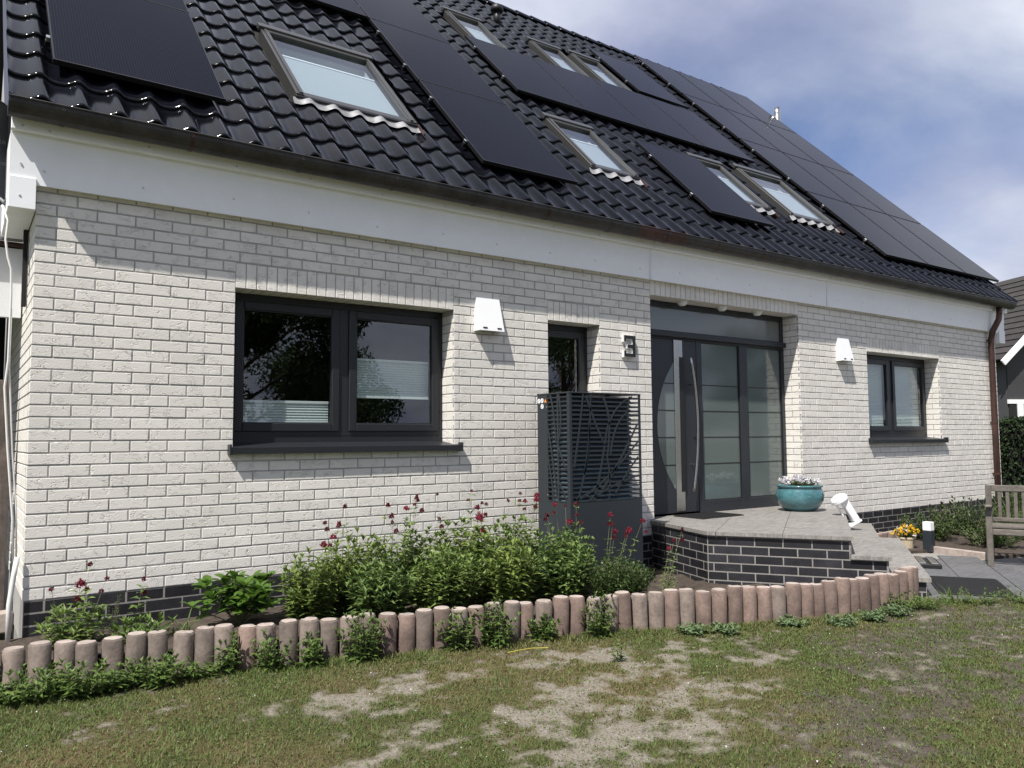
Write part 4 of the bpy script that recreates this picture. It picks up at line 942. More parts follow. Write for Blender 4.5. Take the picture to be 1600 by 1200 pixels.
def floret_mesh(name, r, n, mt, squash=1.15, size=0.011):
    d_ = rng.normal(size=(n,3)); d_ /= np.linalg.norm(d_, axis=1, keepdims=True); d_[:,2] = np.abs(d_[:,2])*1.3-0.45
    B = d_*r*np.array([1,1,squash])*rng.uniform(0.6,1,(n,1)); t = rng.normal(size=(n,3)); Nn = d_ + 0.4*rng.normal(size=(n,3))
    V, F_ = leaf_arrays(B, t, Nn, np.full(n,size)*rng.uniform(.8,1.4,n), np.full(n,size*0.9), 0.1, 0.1)
    me = bpy.data.meshes.new(name); me.from_pydata(V.tolist(), [], F_.tolist()); me.update(); me.materials.append(mt); return me
HEADS = [floret_mesh('flower_head', r, n, mt) for r, n, mt in ((0.030,170,M_red),(0.023,120,M_red),(0.018,80,M_dred),(0.014,50,M_dred))]

def stemmed_plant(name, label, cat, x, y, z, h, spread, nst, leafL=0.058, leafW=0.020, pairs=9, flowers=0, mt=M_val, group=None, fl_h=0.2, lean=(0,0), stem_r=0.0022, low=0.12, dens=1.0, smat=None):
    r_ = thing(name, label, cat, group, (x,y,z)); st = MB(); Bs=[]; Ds=[]; Ns=[]; Ls=[]; Ws=[]; tops = []
    for i in range(nst):
        a = random.uniform(0, 2*math.pi); rr = spread*math.sqrt(random.random()); bx, by = 0.45*rr*math.cos(a), 0.45*rr*math.sin(a)
        hh = h*random.uniform(0.62, 1.05)*(1-0.35*(rr/max(spread,1e-3))**2); isf = i < flowers
        if isf: hh = h*random.uniform(0.9,1.0)+fl_h*random.uniform(0.3,1.0)
        tx, ty = rr*math.cos(a)+lean[0]*hh+random.uniform(-.05,.05)*hh, rr*math.sin(a)+lean[1]*hh+random.uniform(-.05,.05)*hh
        P = [Vector((bx+(tx-bx)*t**1.3, by+(ty-by)*t**1.3, hh*t)) for t in [k/5 for k in range(6)]]
        st.tube(P, [stem_r*(1-0.5*k/5) for k in range(6)], 3, cap=False)
        if isf: tops.append(P[-1])
        az = random.uniform(0, math.pi); np_ = max(3, int(pairs*hh/h*dens))
        for k in range(np_):
            t = low + (0.98-low)*(k+random.random()*0.6)/np_
            if isf and t > 0.72 and random.random() < 0.75: continue
            f_ = t*5; i0 = min(4, int(f_)); p = P[i0].lerp(P[i0+1], f_-i0); az += 1.57 + random.uniform(-.4,.4)
            sz = (1.15 - 0.55*t)*random.uniform(0.75, 1.25)
            for s_ in (0, math.pi):
                e_ = random.uniform(0.1, 0.75)
                d_ = (math.cos(az+s_), math.sin(az+s_), e_); Bs.append(p); Ds.append(d_); Ns.append((random.uniform(-.25,.25)-0.3*d_[0], random.uniform(-.25,.25)-0.3*d_[1], 1)); Ls.append(leafL*sz); Ws.append(leafW*sz)
        if not isf:
            for q in range(4):
                d_ = (random.uniform(-.6,.6), random.uniform(-.6,.6), 0.9); Bs.append(P[-1]); Ds.append(d_); Ns.append((-d_[0], -d_[1], 0.7)); Ls.append(leafL*0.62); Ws.append(leafW*0.6)
    tag(st.build('stems', smat or M_stem, r_), None, None, kind='stuff')
    V, F_ = leaf_arrays(np.array(Bs), np.array(Ds), np.array(Ns), np.array(Ls), np.array(Ws)); tag(npmesh('foliage', V, F_, mt, r_), None, None, kind='stuff')
    for j, p in enumerate(tops):
        o = bpy.data.objects.new('flower_head', HEADS[random.choice((0,0,1,2,2,3))]); COL.objects.link(o); o.parent = r_; o.location = p; o.rotation_euler = (random.uniform(-.3,.3), random.uniform(-.3,.3), random.uniform(0,6)); s_ = random.uniform(0.62,1.05); o.scale = (s_,s_,s_*random.uniform(0.9,1.4))
        if random.random() < 0.6:
            o = bpy.data.objects.new('flower_head', HEADS[random.choice((2,3))]); COL.objects.link(o); o.parent = r_; o.location = p + Vector((random.uniform(-.03,.03), random.uniform(-.03,.03), -random.uniform(0.05,0.1)))
    return r_

VG = 'red valerian clumps in the front bed'
ZB = -0.25
VAL = [(1.74,-0.62,.52,.22,26,3,'leftmost clump of the big red valerian mass, beside the hydrangea'),
       (2.10,-0.52,.60,.24,30,3,'second red valerian clump from the hydrangea, below the window middle'),
       (2.12,-0.95,.44,.24,26,0,'low leafy valerian clump at the palisades right of the hydrangea'),
       (2.52,-0.50,.64,.24,30,6,'red valerian clump below the right window pane, tall against the bricks'),
       (2.60,-1.00,.50,.26,30,1,'front valerian clump at the palisades below the right window pane'),
       (2.98,-0.62,.66,.25,32,5,'red valerian clump below the right end of the window sill'),
       (3.08,-1.15,.52,.26,30,1,'front valerian clump at the palisades below the sill end'),
       (3.42,-0.75,.66,.25,32,5,'red valerian clump left of the anthracite cabinet against the wall'),
       (3.55,-1.25,.52,.26,30,2,'front valerian clump at the palisades left of the cabinet'),
       (3.86,-0.98,.56,.22,28,5,'red valerian clump covering the left foot of the anthracite cabinet')]
for (x_, y_, h_, sp_, n_, f_, lab) in VAL:
    stemmed_plant('valerian', lab, 'plant', x_, y_, ZB, h_, sp_*1.15, int(n_*random.uniform(2.3,3.3)), leafL=random.uniform(0.085,0.118), leafW=random.uniform(0.033,0.046), mt=random.choice((M_val,M_val2,M_val3)), flowers=f_, group=VG, fl_h=0.24, lean=(random.uniform(-.12,.18),random.uniform(-.22,.02)), pairs=16, low=0.08)
stemmed_plant('valerian', 'red valerian with thin stalks at the foot of the cabinet front', 'plant', 4.20,-1.10, ZB-0.06, .44, .16, 16, flowers=7, group=VG, fl_h=0.32, lean=(0.18,-0.05))
stemmed_plant('valerian', 'few bare red valerian stalks between cabinet and porch', 'plant', 4.72,-1.22, ZB-0.12, .26, .08, 6, flowers=3, group=VG, fl_h=0.42, lean=(0.35,0))
stemmed_plant('valerian', 'sparse red valerian at the left house corner', 'plant', 0.24,-0.45, ZB, .28, .22, 30, leafL=0.10, leafW=0.038, flowers=5, group=VG, fl_h=0.25, pairs=6, low=0.05)
stemmed_plant('wiry_plant', 'dark wiry-stemmed plant in front of the left plinth', 'plant', 0.47,-0.42, ZB, .36, .10, 9, leafL=0.028, leafW=0.013, pairs=12, mt=M_shrub, smat=M_dstem)
stemmed_plant('valerian', 'low broad-leaved seedling between the wiry plant and the strap-leaved tuft', 'plant', 0.62,-0.62, ZB, .17, .20, 30, leafL=0.095, leafW=0.040, flowers=1, group=VG, fl_h=0.28, pairs=5, lean=(0.3,0), mt=M_weedl)
stemmed_plant('rounded_shrub', 'dense low rounded shrub spilling over the palisades below the cabinet', 'shrub', 3.84,-1.58, ZB+0.03, 0.33, .30, 340, leafL=0.048, leafW=0.021, pairs=11, mt=M_shrub, low=0.2)
# hydrangea with single large leaves
def leaf_object_mesh(Ln, Wd, mt, nm='leaf'):
    n = 5; vs = []; 
    for i in range(n+1):
        t = i/n; w_ = Wd/2*math.sin(math.pi*min(1, t*0.92+0.05))**0.75*(1.0 if t < 0.97 else 0.15); z_ = 0.10*Ln*math.sin(t*2.2)-0.22*Ln*t*t
        vs += [(-w_, t*Ln, z_+w_*0.30), (0, t*Ln, z_), (w_, t*Ln, z_+w_*0.30)]
    me = bpy.data.meshes.new(nm); me.from_pydata(vs, [], [(3*i+k, 3*i+k+1, 3*i+4+k, 3*i+3+k) for i in range(n) for k in range(2)]); me.update(); me.materials.append(mt); me.polygons.foreach_set('use_smooth', [True]*len(me.polygons)); return me
LV = [leaf_object_mesh(0.135, 0.078, M_hyd), leaf_object_mesh(0.112, 0.064, M_hyd), leaf_object_mesh(0.090, 0.052, M_hyd)]
def hydrangea(x, y, z, h, spread, nst, label):
    r_ = thing('hydrangea', label, 'shrub', None, (x,y,z)); st = MB(); cnt = 0
    for i in range(nst):
        a = random.uniform(0, 6.28); rr = spread*math.sqrt((i+0.5)/nst); hh = h*(1.0-0.45*(rr/spread)**2)*random.uniform(0.8,1.05)
        P = [Vector((rr*math.cos(a)*t, rr*math.sin(a)*t, hh*t**0.8)) for t in (0,0.35,0.7,1)]; st.tube(P, 0.004, 4, cap=False)
        az = random.uniform(0,3)
        for k, t in enumerate((0.5,0.68,0.84,0.95,1.0)):
            f_ = t*3; i0 = min(2, int(f_)); p = P[i0].lerp(P[i0+1], f_-i0); az += 1.57
            for s_ in (0, math.pi):
                if cnt >= 290: break
                o = bpy.data.objects.new('leaf', LV[0 if t < 0.8 else random.choice((1,2)) if t < 1 else 2]); COL.objects.link(o); o.parent = r_; cnt += 1
                o.location = p; o.rotation_euler = (random.uniform(-0.15,0.55)+(0.45 if t > 0.9 else 0), random.uniform(-.3,.3), az+s_-math.pi/2)
    st.build('stems', M_stem, r_)
hydrangea(1.26,-0.52, ZB, 0.38, 0.34, 29, 'leafy hydrangea with broad leaves below the window left end')
# strap-leaved tuft
def tuft(name, label, x, y, z, n, Ln, mt, cat='plant', wid=0.012, group=None, spread=0.05, arch=0.5):
    r_ = thing(name, label, cat, group, (x,y,z)); vs = []; fs = []
    for i in range(n):
        a = random.uniform(0,6.28); l_ = Ln*random.uniform(0.6,1.1); ar = arch*random.uniform(0.3,1.2); b = Vector((random.uniform(-1,1)*spread, random.uniform(-1,1)*spread, 0)); dr = Vector((math.cos(a), math.sin(a), 0)); sd = Vector((-dr.y, dr.x, 0)); o_ = len(vs)
        for k in range(6):
            t = k/5; p = b + dr*l_*ar*t*t*0.8 + Vector((0,0,l_*(t-0.45*ar*t*t*t))); w_ = wid/2*(1-t**2)+0.0006; vs += [p-sd*w_, p+sd*w_]
        fs += [(o_+2*k, o_+2*k+1, o_+2*k+3, o_+2*k+2) for k in range(5)]
    m = MB(); m.add(vs, fs); m.build('leaves', mt, r_); return r_
tuft('strap_leaf_plant', 'strap-leaved tuft between the plinth and the palisades left of the hydrangea', 0.86,-0.62, ZB, 26, 0.22, M_iris, arch=0.9)
# weeds along the foot of the palisades
WG = 'weeds at the foot of the palisades'
WEEDS = [(-0.05,-1.10,.26,.20,20,'leafy weed patch at the left picture edge in front of the palisades'),(0.20,-1.16,.24,.20,22,'dense weed clump at the foot of the third palisade from the left'),
         (0.42,-1.20,.18,.16,16,'low weeds right of the dense left weed clump'),(0.60,-1.24,.22,.15,16,'weed clump before the palisades below the strap-leaved tuft'),(0.82,-1.24,.15,.13,11,'small weeds below the left part of the hydrangea'),
         (0.98,-1.26,.26,.08,6,'thin upright weed below the hydrangea'),(1.22,-1.34,.22,.12,9,'weed at the palisades below the right side of the hydrangea'),(1.44,-1.42,.20,.10,9,'bushy dark weed between palisades below the first valerian'),
         (1.74,-1.50,.34,.13,20,'tall dense weed hiding a palisade left of the middle'),(2.36,-1.62,.27,.14,14,'weed clump at the palisades below the right window pane'),(2.62,-1.70,.30,.14,16,'weed clump at the palisades below the sill end'),
         (2.95,-1.79,.18,.12,10,'low weed at the palisades left of the cabinet'),(3.34,-1.92,.32,.11,13,'tall weed overlapping the palisades below the cabinet corner')]
for (x_, y_, h_, sp_, n_, lab) in WEEDS:
    stemmed_plant('weed', lab, 'weed', x_, y_, ZG, h_*(0.75 if x_ < 0.9 else 0.95), sp_*1.1, int(n_*(1.2 if x_ < 0.9 else 1.7)), leafL=0.066, leafW=0.027, pairs=8, mt=M_weedl, group=WG, low=0.05)
for i, (x_, y_, lab) in enumerate(((3.92,-2.28,'leftmost pale rosette weed by the palisades below the porch corner'),(4.10,-2.40,'second pale rosette weed below the porch corner'),(4.66,-2.55,'largest pale rosette weed below the black porch bricks'),(4.98,-2.74,'pale rosette weed left of the bare soil patch'),(5.32,-2.78,'pale rosette weed below the curve of the palisades'),(5.62,-2.80,'pale rosette weed nearest the right palisade end'))):
    stemmed_plant('rosette_weed', lab, 'weed', x_, y_, ZG+0.005, .05, .12, 22, leafL=0.05, leafW=0.028, pairs=4, mt=M_rose, group='pale rosette weeds', low=0.1)
tuft('grass_tuft', 'tall grass tuft beside the rubber mat', 6.32,-2.88, ZG, 40, 0.20, M_iris, 'grass', 0.006, spread=0.06, arch=1.1)
for j, (x_, y_, lab) in enumerate(((6.05,-2.80,'low weeds at the right end of the palisades'),(6.55,-2.98,'low weeds along the lawn edge before the rubber mat'),(6.95,-3.16,'low weeds at the right corner of the rubber mat'),(5.85,-2.72,'small weeds just left of the palisade end'))):
    stemmed_plant('weed', lab, 'weed', x_, y_, ZG, .11, .22, 24, leafL=0.045, leafW=0.016, pairs=5, mt=M_weedl, group='weeds along the path edge', low=0.08)
stemmed_plant('weed', 'single small green weed in the dry lawn patch', 'weed', 3.02,-2.46, ZG, .13, .05, 5, leafL=0.05, leafW=0.022, pairs=4, mt=M_weedl)
# pansies in the bowl
pa = stemmed_plant('pansies', 'white and violet pansies filling the turquoise bowl', 'flowers', PX, PY, ZT+0.262, 0.12, .23, 170, leafL=0.035, leafW=0.018, pairs=5, mt=M_shrub)
PET = floret_mesh('flower', 0.016, 9, M_pansyw, 0.5, 0.022); YEL = floret_mesh('flower', 0.016, 10, M_yell, 0.5, 0.024); VIO = floret_mesh('flower', 0.014, 9, leaf_material('violet_petal', (0.10,0.06,0.16), (0.28,0.20,0.36), 0.6, 0.3), 0.5, 0.020)
for i in range(75):
    a, r_ = random.uniform(0,6.28), 0.245*math.sqrt(random.random()); o = bpy.data.objects.new('flower', PET if random.random() < 0.85 else VIO); COL.objects.link(o); o.parent = pa
    o.location = (r_*math.cos(a), r_*math.sin(a), 0.150-0.07*(r_/0.25)**2+random.uniform(-.04,.02)); o.rotation_euler = (random.uniform(-1,1), random.uniform(-1,1), a)
yp = stemmed_plant('yellow_pansies', 'yellow and white pansies in a small clay pot by the steps', 'flowers', 9.16,-0.98, ZG+0.13, 0.12, .14, 60, leafL=0.04, leafW=0.02, pairs=5, mt=M_shrub)
for i in range(34):
    a, r_ = random.uniform(0,6.28), 0.16*math.sqrt(random.random()); o = bpy.data.objects.new('flower', YEL if random.random() < 0.82 else PET); COL.objects.link(o); o.parent = yp
    o.location = (r_*math.cos(a), r_*math.sin(a), 0.15-0.08*(r_/0.16)**2+random.uniform(-.03,.02)); o.rotation_euler = (random.uniform(-1,1), random.uniform(-1,1), a); o.scale = (1.05,1.05,1.05)
m = MB(); m.lathe([(0.0,0),(0.075,0),(0.10,0.13),(0.108,0.13),(0.108,0.15),(0.095,0.15),(0.09,0.12),(0,0.12)], c=(9.16,-0.98,ZG+0.005), n=20, closed=False)
tag(m.build('clay_pot', M_terra, smooth=False), 'small cream clay pot under the yellow pansies', 'plant pot')

# palisades
pal_pts = resample(PAL, 0.1235); edging = thing('palisade_edging', 'curved row of round reddish concrete palisades along the front bed', 'edging')
M_palg = mat('grey_concrete_palisade', (0.152, 0.122, 0.104), 0.9, vary=(9, 0.35), rnd=0.25, bump=(55, 0.6, 0.005))
def palisade_meshes(r, h, mt):
    n = 22; rr = [r*random.uniform(0.985, 1.012) for _ in range(n)]; chip = [0.0]*n
    for _ in range(random.choice((0, 1, 1, 2))):
        c0 = random.randrange(n)
        for dlt, f_ in ((-1,0.5),(0,1.0),(1,0.6)): chip[(c0+dlt) % n] = max(chip[(c0+dlt) % n], random.uniform(0.002,0.008)*f_)
    def ring(scale_off, z, lower=0.0): return [((rr[k]-scale_off-lower*chip[k])*math.cos(2*math.pi*k/n), (rr[k]-scale_off-lower*chip[k])*math.sin(2*math.pi*k/n), z-chip[k]*lower) for k in range(n)]
    q = lambda i: [(i*n+k, i*n+(k+1)%n, (i+1)*n+(k+1)%n, (i+1)*n+k) for k in range(n)]
    va = ring(0,0) + ring(0.0,h*0.5) + ring(0.0005,h-0.011,1.0) + ring(0.010,h,0.8); fa_ = q(0)+q(1)+q(2)
    ma = bpy.data.meshes.new('palisade'); ma.from_pydata(va, [], fa_); ma.update(); ma.materials.append(mt); ma.polygons.foreach_set('use_smooth', [k < 2*n for k in range(len(fa_))])
    vb = ring(0.010,h,0.8) + [(0.0,0.0,h+0.0015)]; fb = [(k,(k+1)%n,n) for k in range(n)]
    mb_ = bpy.data.meshes.new('top_face'); mb_.from_pydata(vb, [], fb); mb_.update(); mb_.materials.append(M_palcap); return ma, mb_  # top face takes the paler colour, sunlight painted in
PALV = [[palisade_meshes(0.0595, 0.45, mt) for _ in range(6)] for mt in (M_palg, M_pal)]
def put_palisade(par, x, y, zt):
    ma, mb_ = random.choice(PALV[0 if random.random() < 0.95-0.17*x else 1])
    o = bpy.data.objects.new('palisade', ma); COL.objects.link(o); o.parent = par; o.location = (x, y, zt-0.45); o.rotation_euler = (random.uniform(-.035,.035), random.uniform(-.035,.035), random.uniform(0,6.28))
    c_ = bpy.data.objects.new('top_face', mb_); COL.objects.link(c_); c_.parent = o
for i, (x_, y_) in enumerate(pal_pts): put_palisade(edging, x_, y_, -0.082 + 0.010*math.sin(i*1.7) + random.uniform(-.006,.006) + 0.012*(i/len(pal_pts)))
edg2 = thing('palisade_edging', 'low short row of reddish palisades in front of the right plinth', 'edging')
for i in range(9): put_palisade(edg2, 9.02+i*0.1235, -0.46-0.006*i, -0.20+random.uniform(-.005,.005))

# rubber mat, grate, bollard, lying lamp, bench
rmz = ZG+0.007
mt_ = thing('rubber_mat', 'black ribbed rubber mat on the paving at the foot of the steps', 'mat')
c_ = Vector((7.205,-2.615)); hu, hw = 0.30, 0.44
m = MB(); m.obox((c_.x,c_.y,rmz+0.006), (hu,hw,0.006), (U,W,Vector((0,0,1))), 0.003); m.build('mat_base', M_rubber, mt_)
for i in range(22):
    p = c_ + Vector((W.x,W.y))*(-hw+0.03+i*0.0395); m = MB(); m.obox((p.x,p.y,rmz+0.0155), (hu-0.02,0.009,0.0035), (U,W,Vector((0,0,1)))); m.build('rib', M_rubber, mt_)
rebase(mt_, (c_.x,c_.y,rmz))
gr = thing('floor_grate', 'small dark tray with two pale bars lying on the paving beside the steps', 'grate')
c_ = Vector((8.16,-1.73)); m = MB(); m.obox((c_.x,c_.y,rmz+0.02), (0.12,0.27,0.02), (U,W,Vector((0,0,1))), 0.004); m.build('tray', M_black, gr)
for s_ in (-0.055, 0.06): p = c_ + Vector((U.x,U.y))*s_; m = MB(); m.obox((p.x,p.y,rmz+0.047), (0.035,0.25,0.007), (U,W,Vector((0,0,1))), 0.003); m.build('bar', M_steel, gr)
rebase(gr, (c_.x,c_.y,rmz))
bo = thing('bollard_light', 'square anthracite path light with white lamp head', 'path light')
m = MB(); m.box(9.14,-1.29,ZG,9.24,-1.19,ZG+0.25,0.004); m.build('post', M_hp, bo); m = MB(); m.box(9.142,-1.288,ZG+0.25,9.238,-1.192,ZG+0.355,0.006); m.build('lamp_head', M_white, bo); rebase(bo, (9.19,-1.24,ZG))
# unmounted wall lantern leaning on the step edge
ll = thing('lantern', 'white unmounted lantern lamp lying tilted on the porch steps', 'lamp')
m = MB(); m.box(-0.070,-0.055,0.0,0.085,0.055,0.030,0.008); m.build('base', M_white, ll)
m = MB(); m.box(0.0,-0.045,0.030,0.078,0.045,0.300,0.010); m.build('back_plate', M_white, ll)
m = MB(); m.box(-0.066,-0.012,0.030,-0.050,0.012,0.300,0.003); m.build('bar', M_white, ll)
m = MB(); m.lathe([(0.0,0.298),(0.090,0.298),(0.098,0.306),(0.098,0.336),(0.085,0.358),(0.05,0.374),(0,0.380)], n=22, closed=False); m.build('cap', M_white, ll, smooth=False)
lz_ = (Vector((-0.817, 0.576, 0))*0.50 + Vector((0,0,1))*0.86).normalized(); ly_ = Vector((0.576, 0.817, 0)); lx_ = ly_.cross(lz_)
ll.rotation_euler = Matrix((lx_, ly_, lz_)).transposed().to_euler(); ll.location = (7.93,-1.06,0.058)

bn = thing('garden_bench', 'weathered grey wooden slatted bench at the right picture edge', 'bench')
bx0, bx1, by0, by1 = 8.57, 9.08, -3.62, -2.17
def bb(nm, *a, b=0.006): m = MB(); m.box(*a, b); return m.build(nm, M_bench, bn)
for yy_ in (by1-0.06, by0): bb('front_leg', bx0, yy_, ZG+0.006, bx0+0.055, yy_+0.06, 0.26); bb('rear_leg', bx1-0.05, yy_, ZG+0.006, bx1, yy_+0.06, 0.50)
bb('front_apron', bx0+0.008, by0+0.06, 0.0, bx0+0.040, by1-0.06, 0.062); bb('rear_apron', bx1-0.04, by0+0.06, 0.0, bx1-0.01, by1-0.06, 0.062)
for i in range(7): bb('seat_slat', bx0+0.0+i*0.068, by0+0.002, 0.066, bx0+0.056+i*0.068, by1-0.002, 0.086, b=0.003) if 0 < i < 7 else None
for yy_ in (by1-0.055, by0+0.005):
    m = MB(); m.obox(((bx0+bx1)/2-0.03, yy_+0.025, 0.285), (0.30,0.032,0.014), (Vector((1,0,-0.06)),Vector((0,1,0)),Vector((0.06,0,1))), 0.01); m.build('armrest', M_bench, bn); bb('side_rail', bx0+0.05, yy_+0.01, 0.0, bx1-0.05, yy_+0.04, 0.06)
bb('top_rail', bx1-0.045, by0+0.06, 0.43, bx1-0.012, by1-0.06, 0.50); bb('lower_back_rail', bx1-0.045, by0+0.06, 0.10, bx1-0.012, by1-0.06, 0.145)
for i in range(17): bb('back_slat', bx1-0.038, by0+0.10+i*0.075, 0.14, bx1-0.020, by0+0.135+i*0.075, 0.435, b=0.003)
rebase(bn, (8.57,-2.17,ZG)); bn.rotation_euler = (0,0,math.radians(23))

# ------------------------------------------------------------------ side bed shrubs, hedge, neighbour
SG = 'shrubs in the side bed'
for (x_, y_, h_, sp_, n_, lab) in ((10.2,-0.75,.36,.42,80,'low leafy shrub in the side bed right of the path light'),(11.1,-0.8,.50,.50,100,'tallest leafy shrub before the plinth behind the bench'),(10.1,-1.55,.30,.42,80,'shrub at the bench end beside the kerb stone'),
        (11.2,-1.75,.40,.5,100,'shrub seen through the bench slats'),(12.2,-1.0,.62,.55,100,'bushy shrub at the house corner below the downpipe'),(13.2,-1.3,.75,.6,100,'shrub right of the downpipe behind the bench'),(12.3,-2.3,.5,.6,90,'shrub behind the bench back at the right picture edge')):
    stemmed_plant('leafy_shrub', lab, 'shrub', x_, y_, ZG+0.02, h_, sp_, n_, leafL=0.085, leafW=0.034, pairs=7, mt=M_shrub, group=SG, low=0.2, stem_r=0.004)
def leaf_cloud(n, fn, Ls, Ws):
    Pn = np.array([fn() for _ in range(n)]); D_ = rng.normal(size=(n,3)); N_ = rng.normal(size=(n,3)); N_[:,2] = np.abs(N_[:,2])+0.4
    return leaf_arrays(Pn, D_, N_, rng.uniform(0.7,1.3,n)*Ls, rng.uniform(0.7,1.3,n)*Ws)
hd_ = thing('hedge', 'dark clipped evergreen hedge behind the right house corner', 'hedge')
m = MB(); m.box(16.9,-3.4,ZG-0.02,17.7,4.5,1.28); m.build('dark_core', M_dark, hd_)  # near-black box filling the hedge behind its leaves
def hp_pt():
    f_ = random.random()
    if f_ < 0.62: return (16.85+random.uniform(-.12,.05), random.uniform(-3.4,4.5), random.uniform(ZG,1.36))
    return (random.uniform(16.8,17.8), random.uniform(-3.4,4.5), 1.30+random.uniform(-.04,.10))
V, F_ = leaf_cloud(16000, hp_pt, 0.075, 0.045); npmesh('foliage', V, F_, M_hedge, hd_)
# trees and a house across the lane, mirrored in the panes
def tree(name, label, x, y, h, cr, n, seed, group, mt=M_treeleaf, leaf=0.16):
    r_ = random.Random(seed); t_ = thing(name, label, 'tree', group, (x,y,ZG-0.10)); tr = MB(); tr.tube([(0,0,0),(0.1,0.05,h*0.3),(0.0,0.1,h*0.6),(0.05,0,h*0.85)], [0.22,0.17,0.11,0.04], 9)
    cl = []
    for i in range(16):
        a = r_.uniform(0,6.28); zz_ = h*r_.uniform(0.32,0.95); rr = cr*(1-((zz_/h-0.6)/0.5)**2)**0.5*r_.uniform(0.35,0.95) if abs(zz_/h-0.6) < 0.5 else 0.2
        p = Vector((rr*math.cos(a), rr*math.sin(a), zz_)); tr.tube([(0.03,0.05,zz_*0.62), p*0.6+Vector((0,0,zz_*0.33)), p], [0.06,0.04,0.015], 5); cl.append((p, r_.uniform(0.45,0.95)*cr*0.45))
    tr.build('trunk', M_bark, t_)
    def pt():
        p, rr = r_.choice(cl); d_ = Vector((r_.gauss(0,1), r_.gauss(0,1), r_.gauss(0,0.8))).normalized()*rr*r_.random()**0.4; return tuple(p+d_)
    V, F_ = leaf_cloud(n, pt, leaf, leaf*0.55); npmesh('crown', V, F_, mt, t_)
TG = 'trees across the lane, seen mirrored in the windows'
tree('broadleaf_tree', 'broadleaf tree mirrored in the left window pane', 5.6,-15.5, 7.6, 3.3, 26000, 1, TG)
tree('broadleaf_tree', 'dark tree mirrored behind the first one in the left pane', 2.6,-19.0, 10.5, 4.6, 26000, 2, TG)
tree('broadleaf_tree', 'low tree mirrored at the foot of the right window pane', 11.5,-22.0, 4.8, 3.2, 15000, 3, TG)
tree('broadleaf_tree', 'tree mirrored in the door glass', 19.0,-17.5, 6.5, 3.2, 14000, 4, TG)
tree('broadleaf_tree', 'tree mirrored in the right-hand window', 29.0,-16.0, 6.2, 3.4, 12000, 5, TG)
ho = thing('house_across_lane', 'dark gabled house mirrored in the left window pane', 'house')
m = MB(); m.add([(-2,-24,ZG),(5,-24,ZG),(5,-24,3),(1.5,-24,7.5),(-2,-24,3),(-2,-32,ZG),(5,-32,ZG),(5,-32,3),(1.5,-32,7.5),(-2,-32,3)], [(0,1,2,3,4),(5,9,8,7,6),(1,6,7,2),(0,4,9,5)]); m.build('wall', M_nclad, ho)
m = MB(); m.add([(5.3,-23.7,2.7),(1.5,-23.7,7.6),(1.5,-32.3,7.6),(5.3,-32.3,2.7),(-2.3,-23.7,2.7),(-2.3,-32.3,2.7)], [(0,1,2,3),(1,4,5,2)]); m.build('roof', M_ntile, ho)

# neighbour's house at the right picture edge
nh = thing('neighbour_house', 'dark clad neighbouring house with brown tiled roof and white barge board', 'house')
gx = Vector((0.906,-0.423,0)); gy = Vector((0.423,0.906,0)); gz = Vector((0,0,1)); GE = Vector((27.6, 5.77, 0.0))   # gable width, depth, up; left eaves corner
def npt(a, b, c): return GE + gx*a + gy*b + gz*c
EZ, SL, HW = 3.62, 0.92, 3.6; RZ = EZ + SL*HW
def nbox(mb, a0, b0, c0, a1, b1, c1): mb.obox(npt((a0+a1)/2,(b0+b1)/2,(c0+c1)/2), (abs(a1-a0)/2,abs(b1-b0)/2,abs(c1-c0)/2), (gx,gy,gz)); return mb
m = MB(); m.add([npt(0.3,0,ZG),npt(2*HW-0.3,0,ZG),npt(2*HW-0.3,0,EZ+0.1),npt(HW,0,RZ-0.2),npt(0.3,0,EZ+0.1),npt(0.3,11,ZG),npt(0.3,11,EZ+0.1)], [(0,1,2,3,4),(0,4,6,5)]); nwall = m.build('wall', M_nclad, nh)
for i in range(30):
    z0 = 2.24+i*0.15; l0 = 0.34 + max(0, z0+0.15-EZ-0.05)/SL
    if l0 < 3.9:
        m = MB(); m.obox(npt((l0+4.2)/2,-0.02,z0+0.075), ((4.2-l0)/2,0.010,0.077), (gx,(gy+gz*0.13).normalized(),(gz-gy*0.13).normalized())); m.build('cladding_board', M_nclad, nwall)
m = MB(); m.add([npt(-0.1,-0.4,EZ-0.22),npt(HW,-0.4,RZ-0.12),npt(HW,11,RZ-0.12),npt(-0.1,11,EZ-0.22)], [(0,1,2,3)]); nr = m.build('roof', M_ntile, nh)
sl = (gx + gz*SL).normalized(); nn = (gz - gx*SL).normalized()
for i in range(15):
    m = MB(); m.obox(npt(-0.12,5.3,EZ-0.12) + sl*(i*0.34+0.15) + nn*0.02, (0.19,5.7,0.02), ((sl-nn*0.10).normalized(),gy,(nn+sl*0.10).normalized())); m.build('tile_course', M_ntile, nr)
m = MB(); m.obox(npt(-0.12,-0.43,EZ-0.20) + sl*2.45, (2.5,0.025,0.10), (sl,gy,nn)); m.build('barge_board', M_npaint, nh)
m = MB(); nbox(m, 0.3,-0.08,2.08,6,-0.02,2.22); m.build('white_trim', M_npaint, nh)
m = MB(); nbox(m, 1.10,-0.07,3.02,2.6,-0.035,4.20); w_ = m.build('window', M_npaint, nh); m = MB(); nbox(m, 1.18,-0.082,3.12,2.5,-0.072,4.12); m.build('pane', M_net, w_); m = MB(); nbox(m, 1.02,-0.14,2.92,2.7,-0.07,3.02); m.build('sill', M_npaint, w_)
m = MB(); nbox(m, 0.35,-0.06,-0.2,6,-0.02,2.08); w_ = m.build('window', M_dark, nh); m = MB(); nbox(m, 0.62,-0.10,-0.2,0.84,-0.061,2.08); m.build('white_post', M_npaint, w_)
m = MB(); nbox(m, 0.9,-0.075,0.0,2.6,-0.061,2.0); m.build('curtain', M_net, w_)

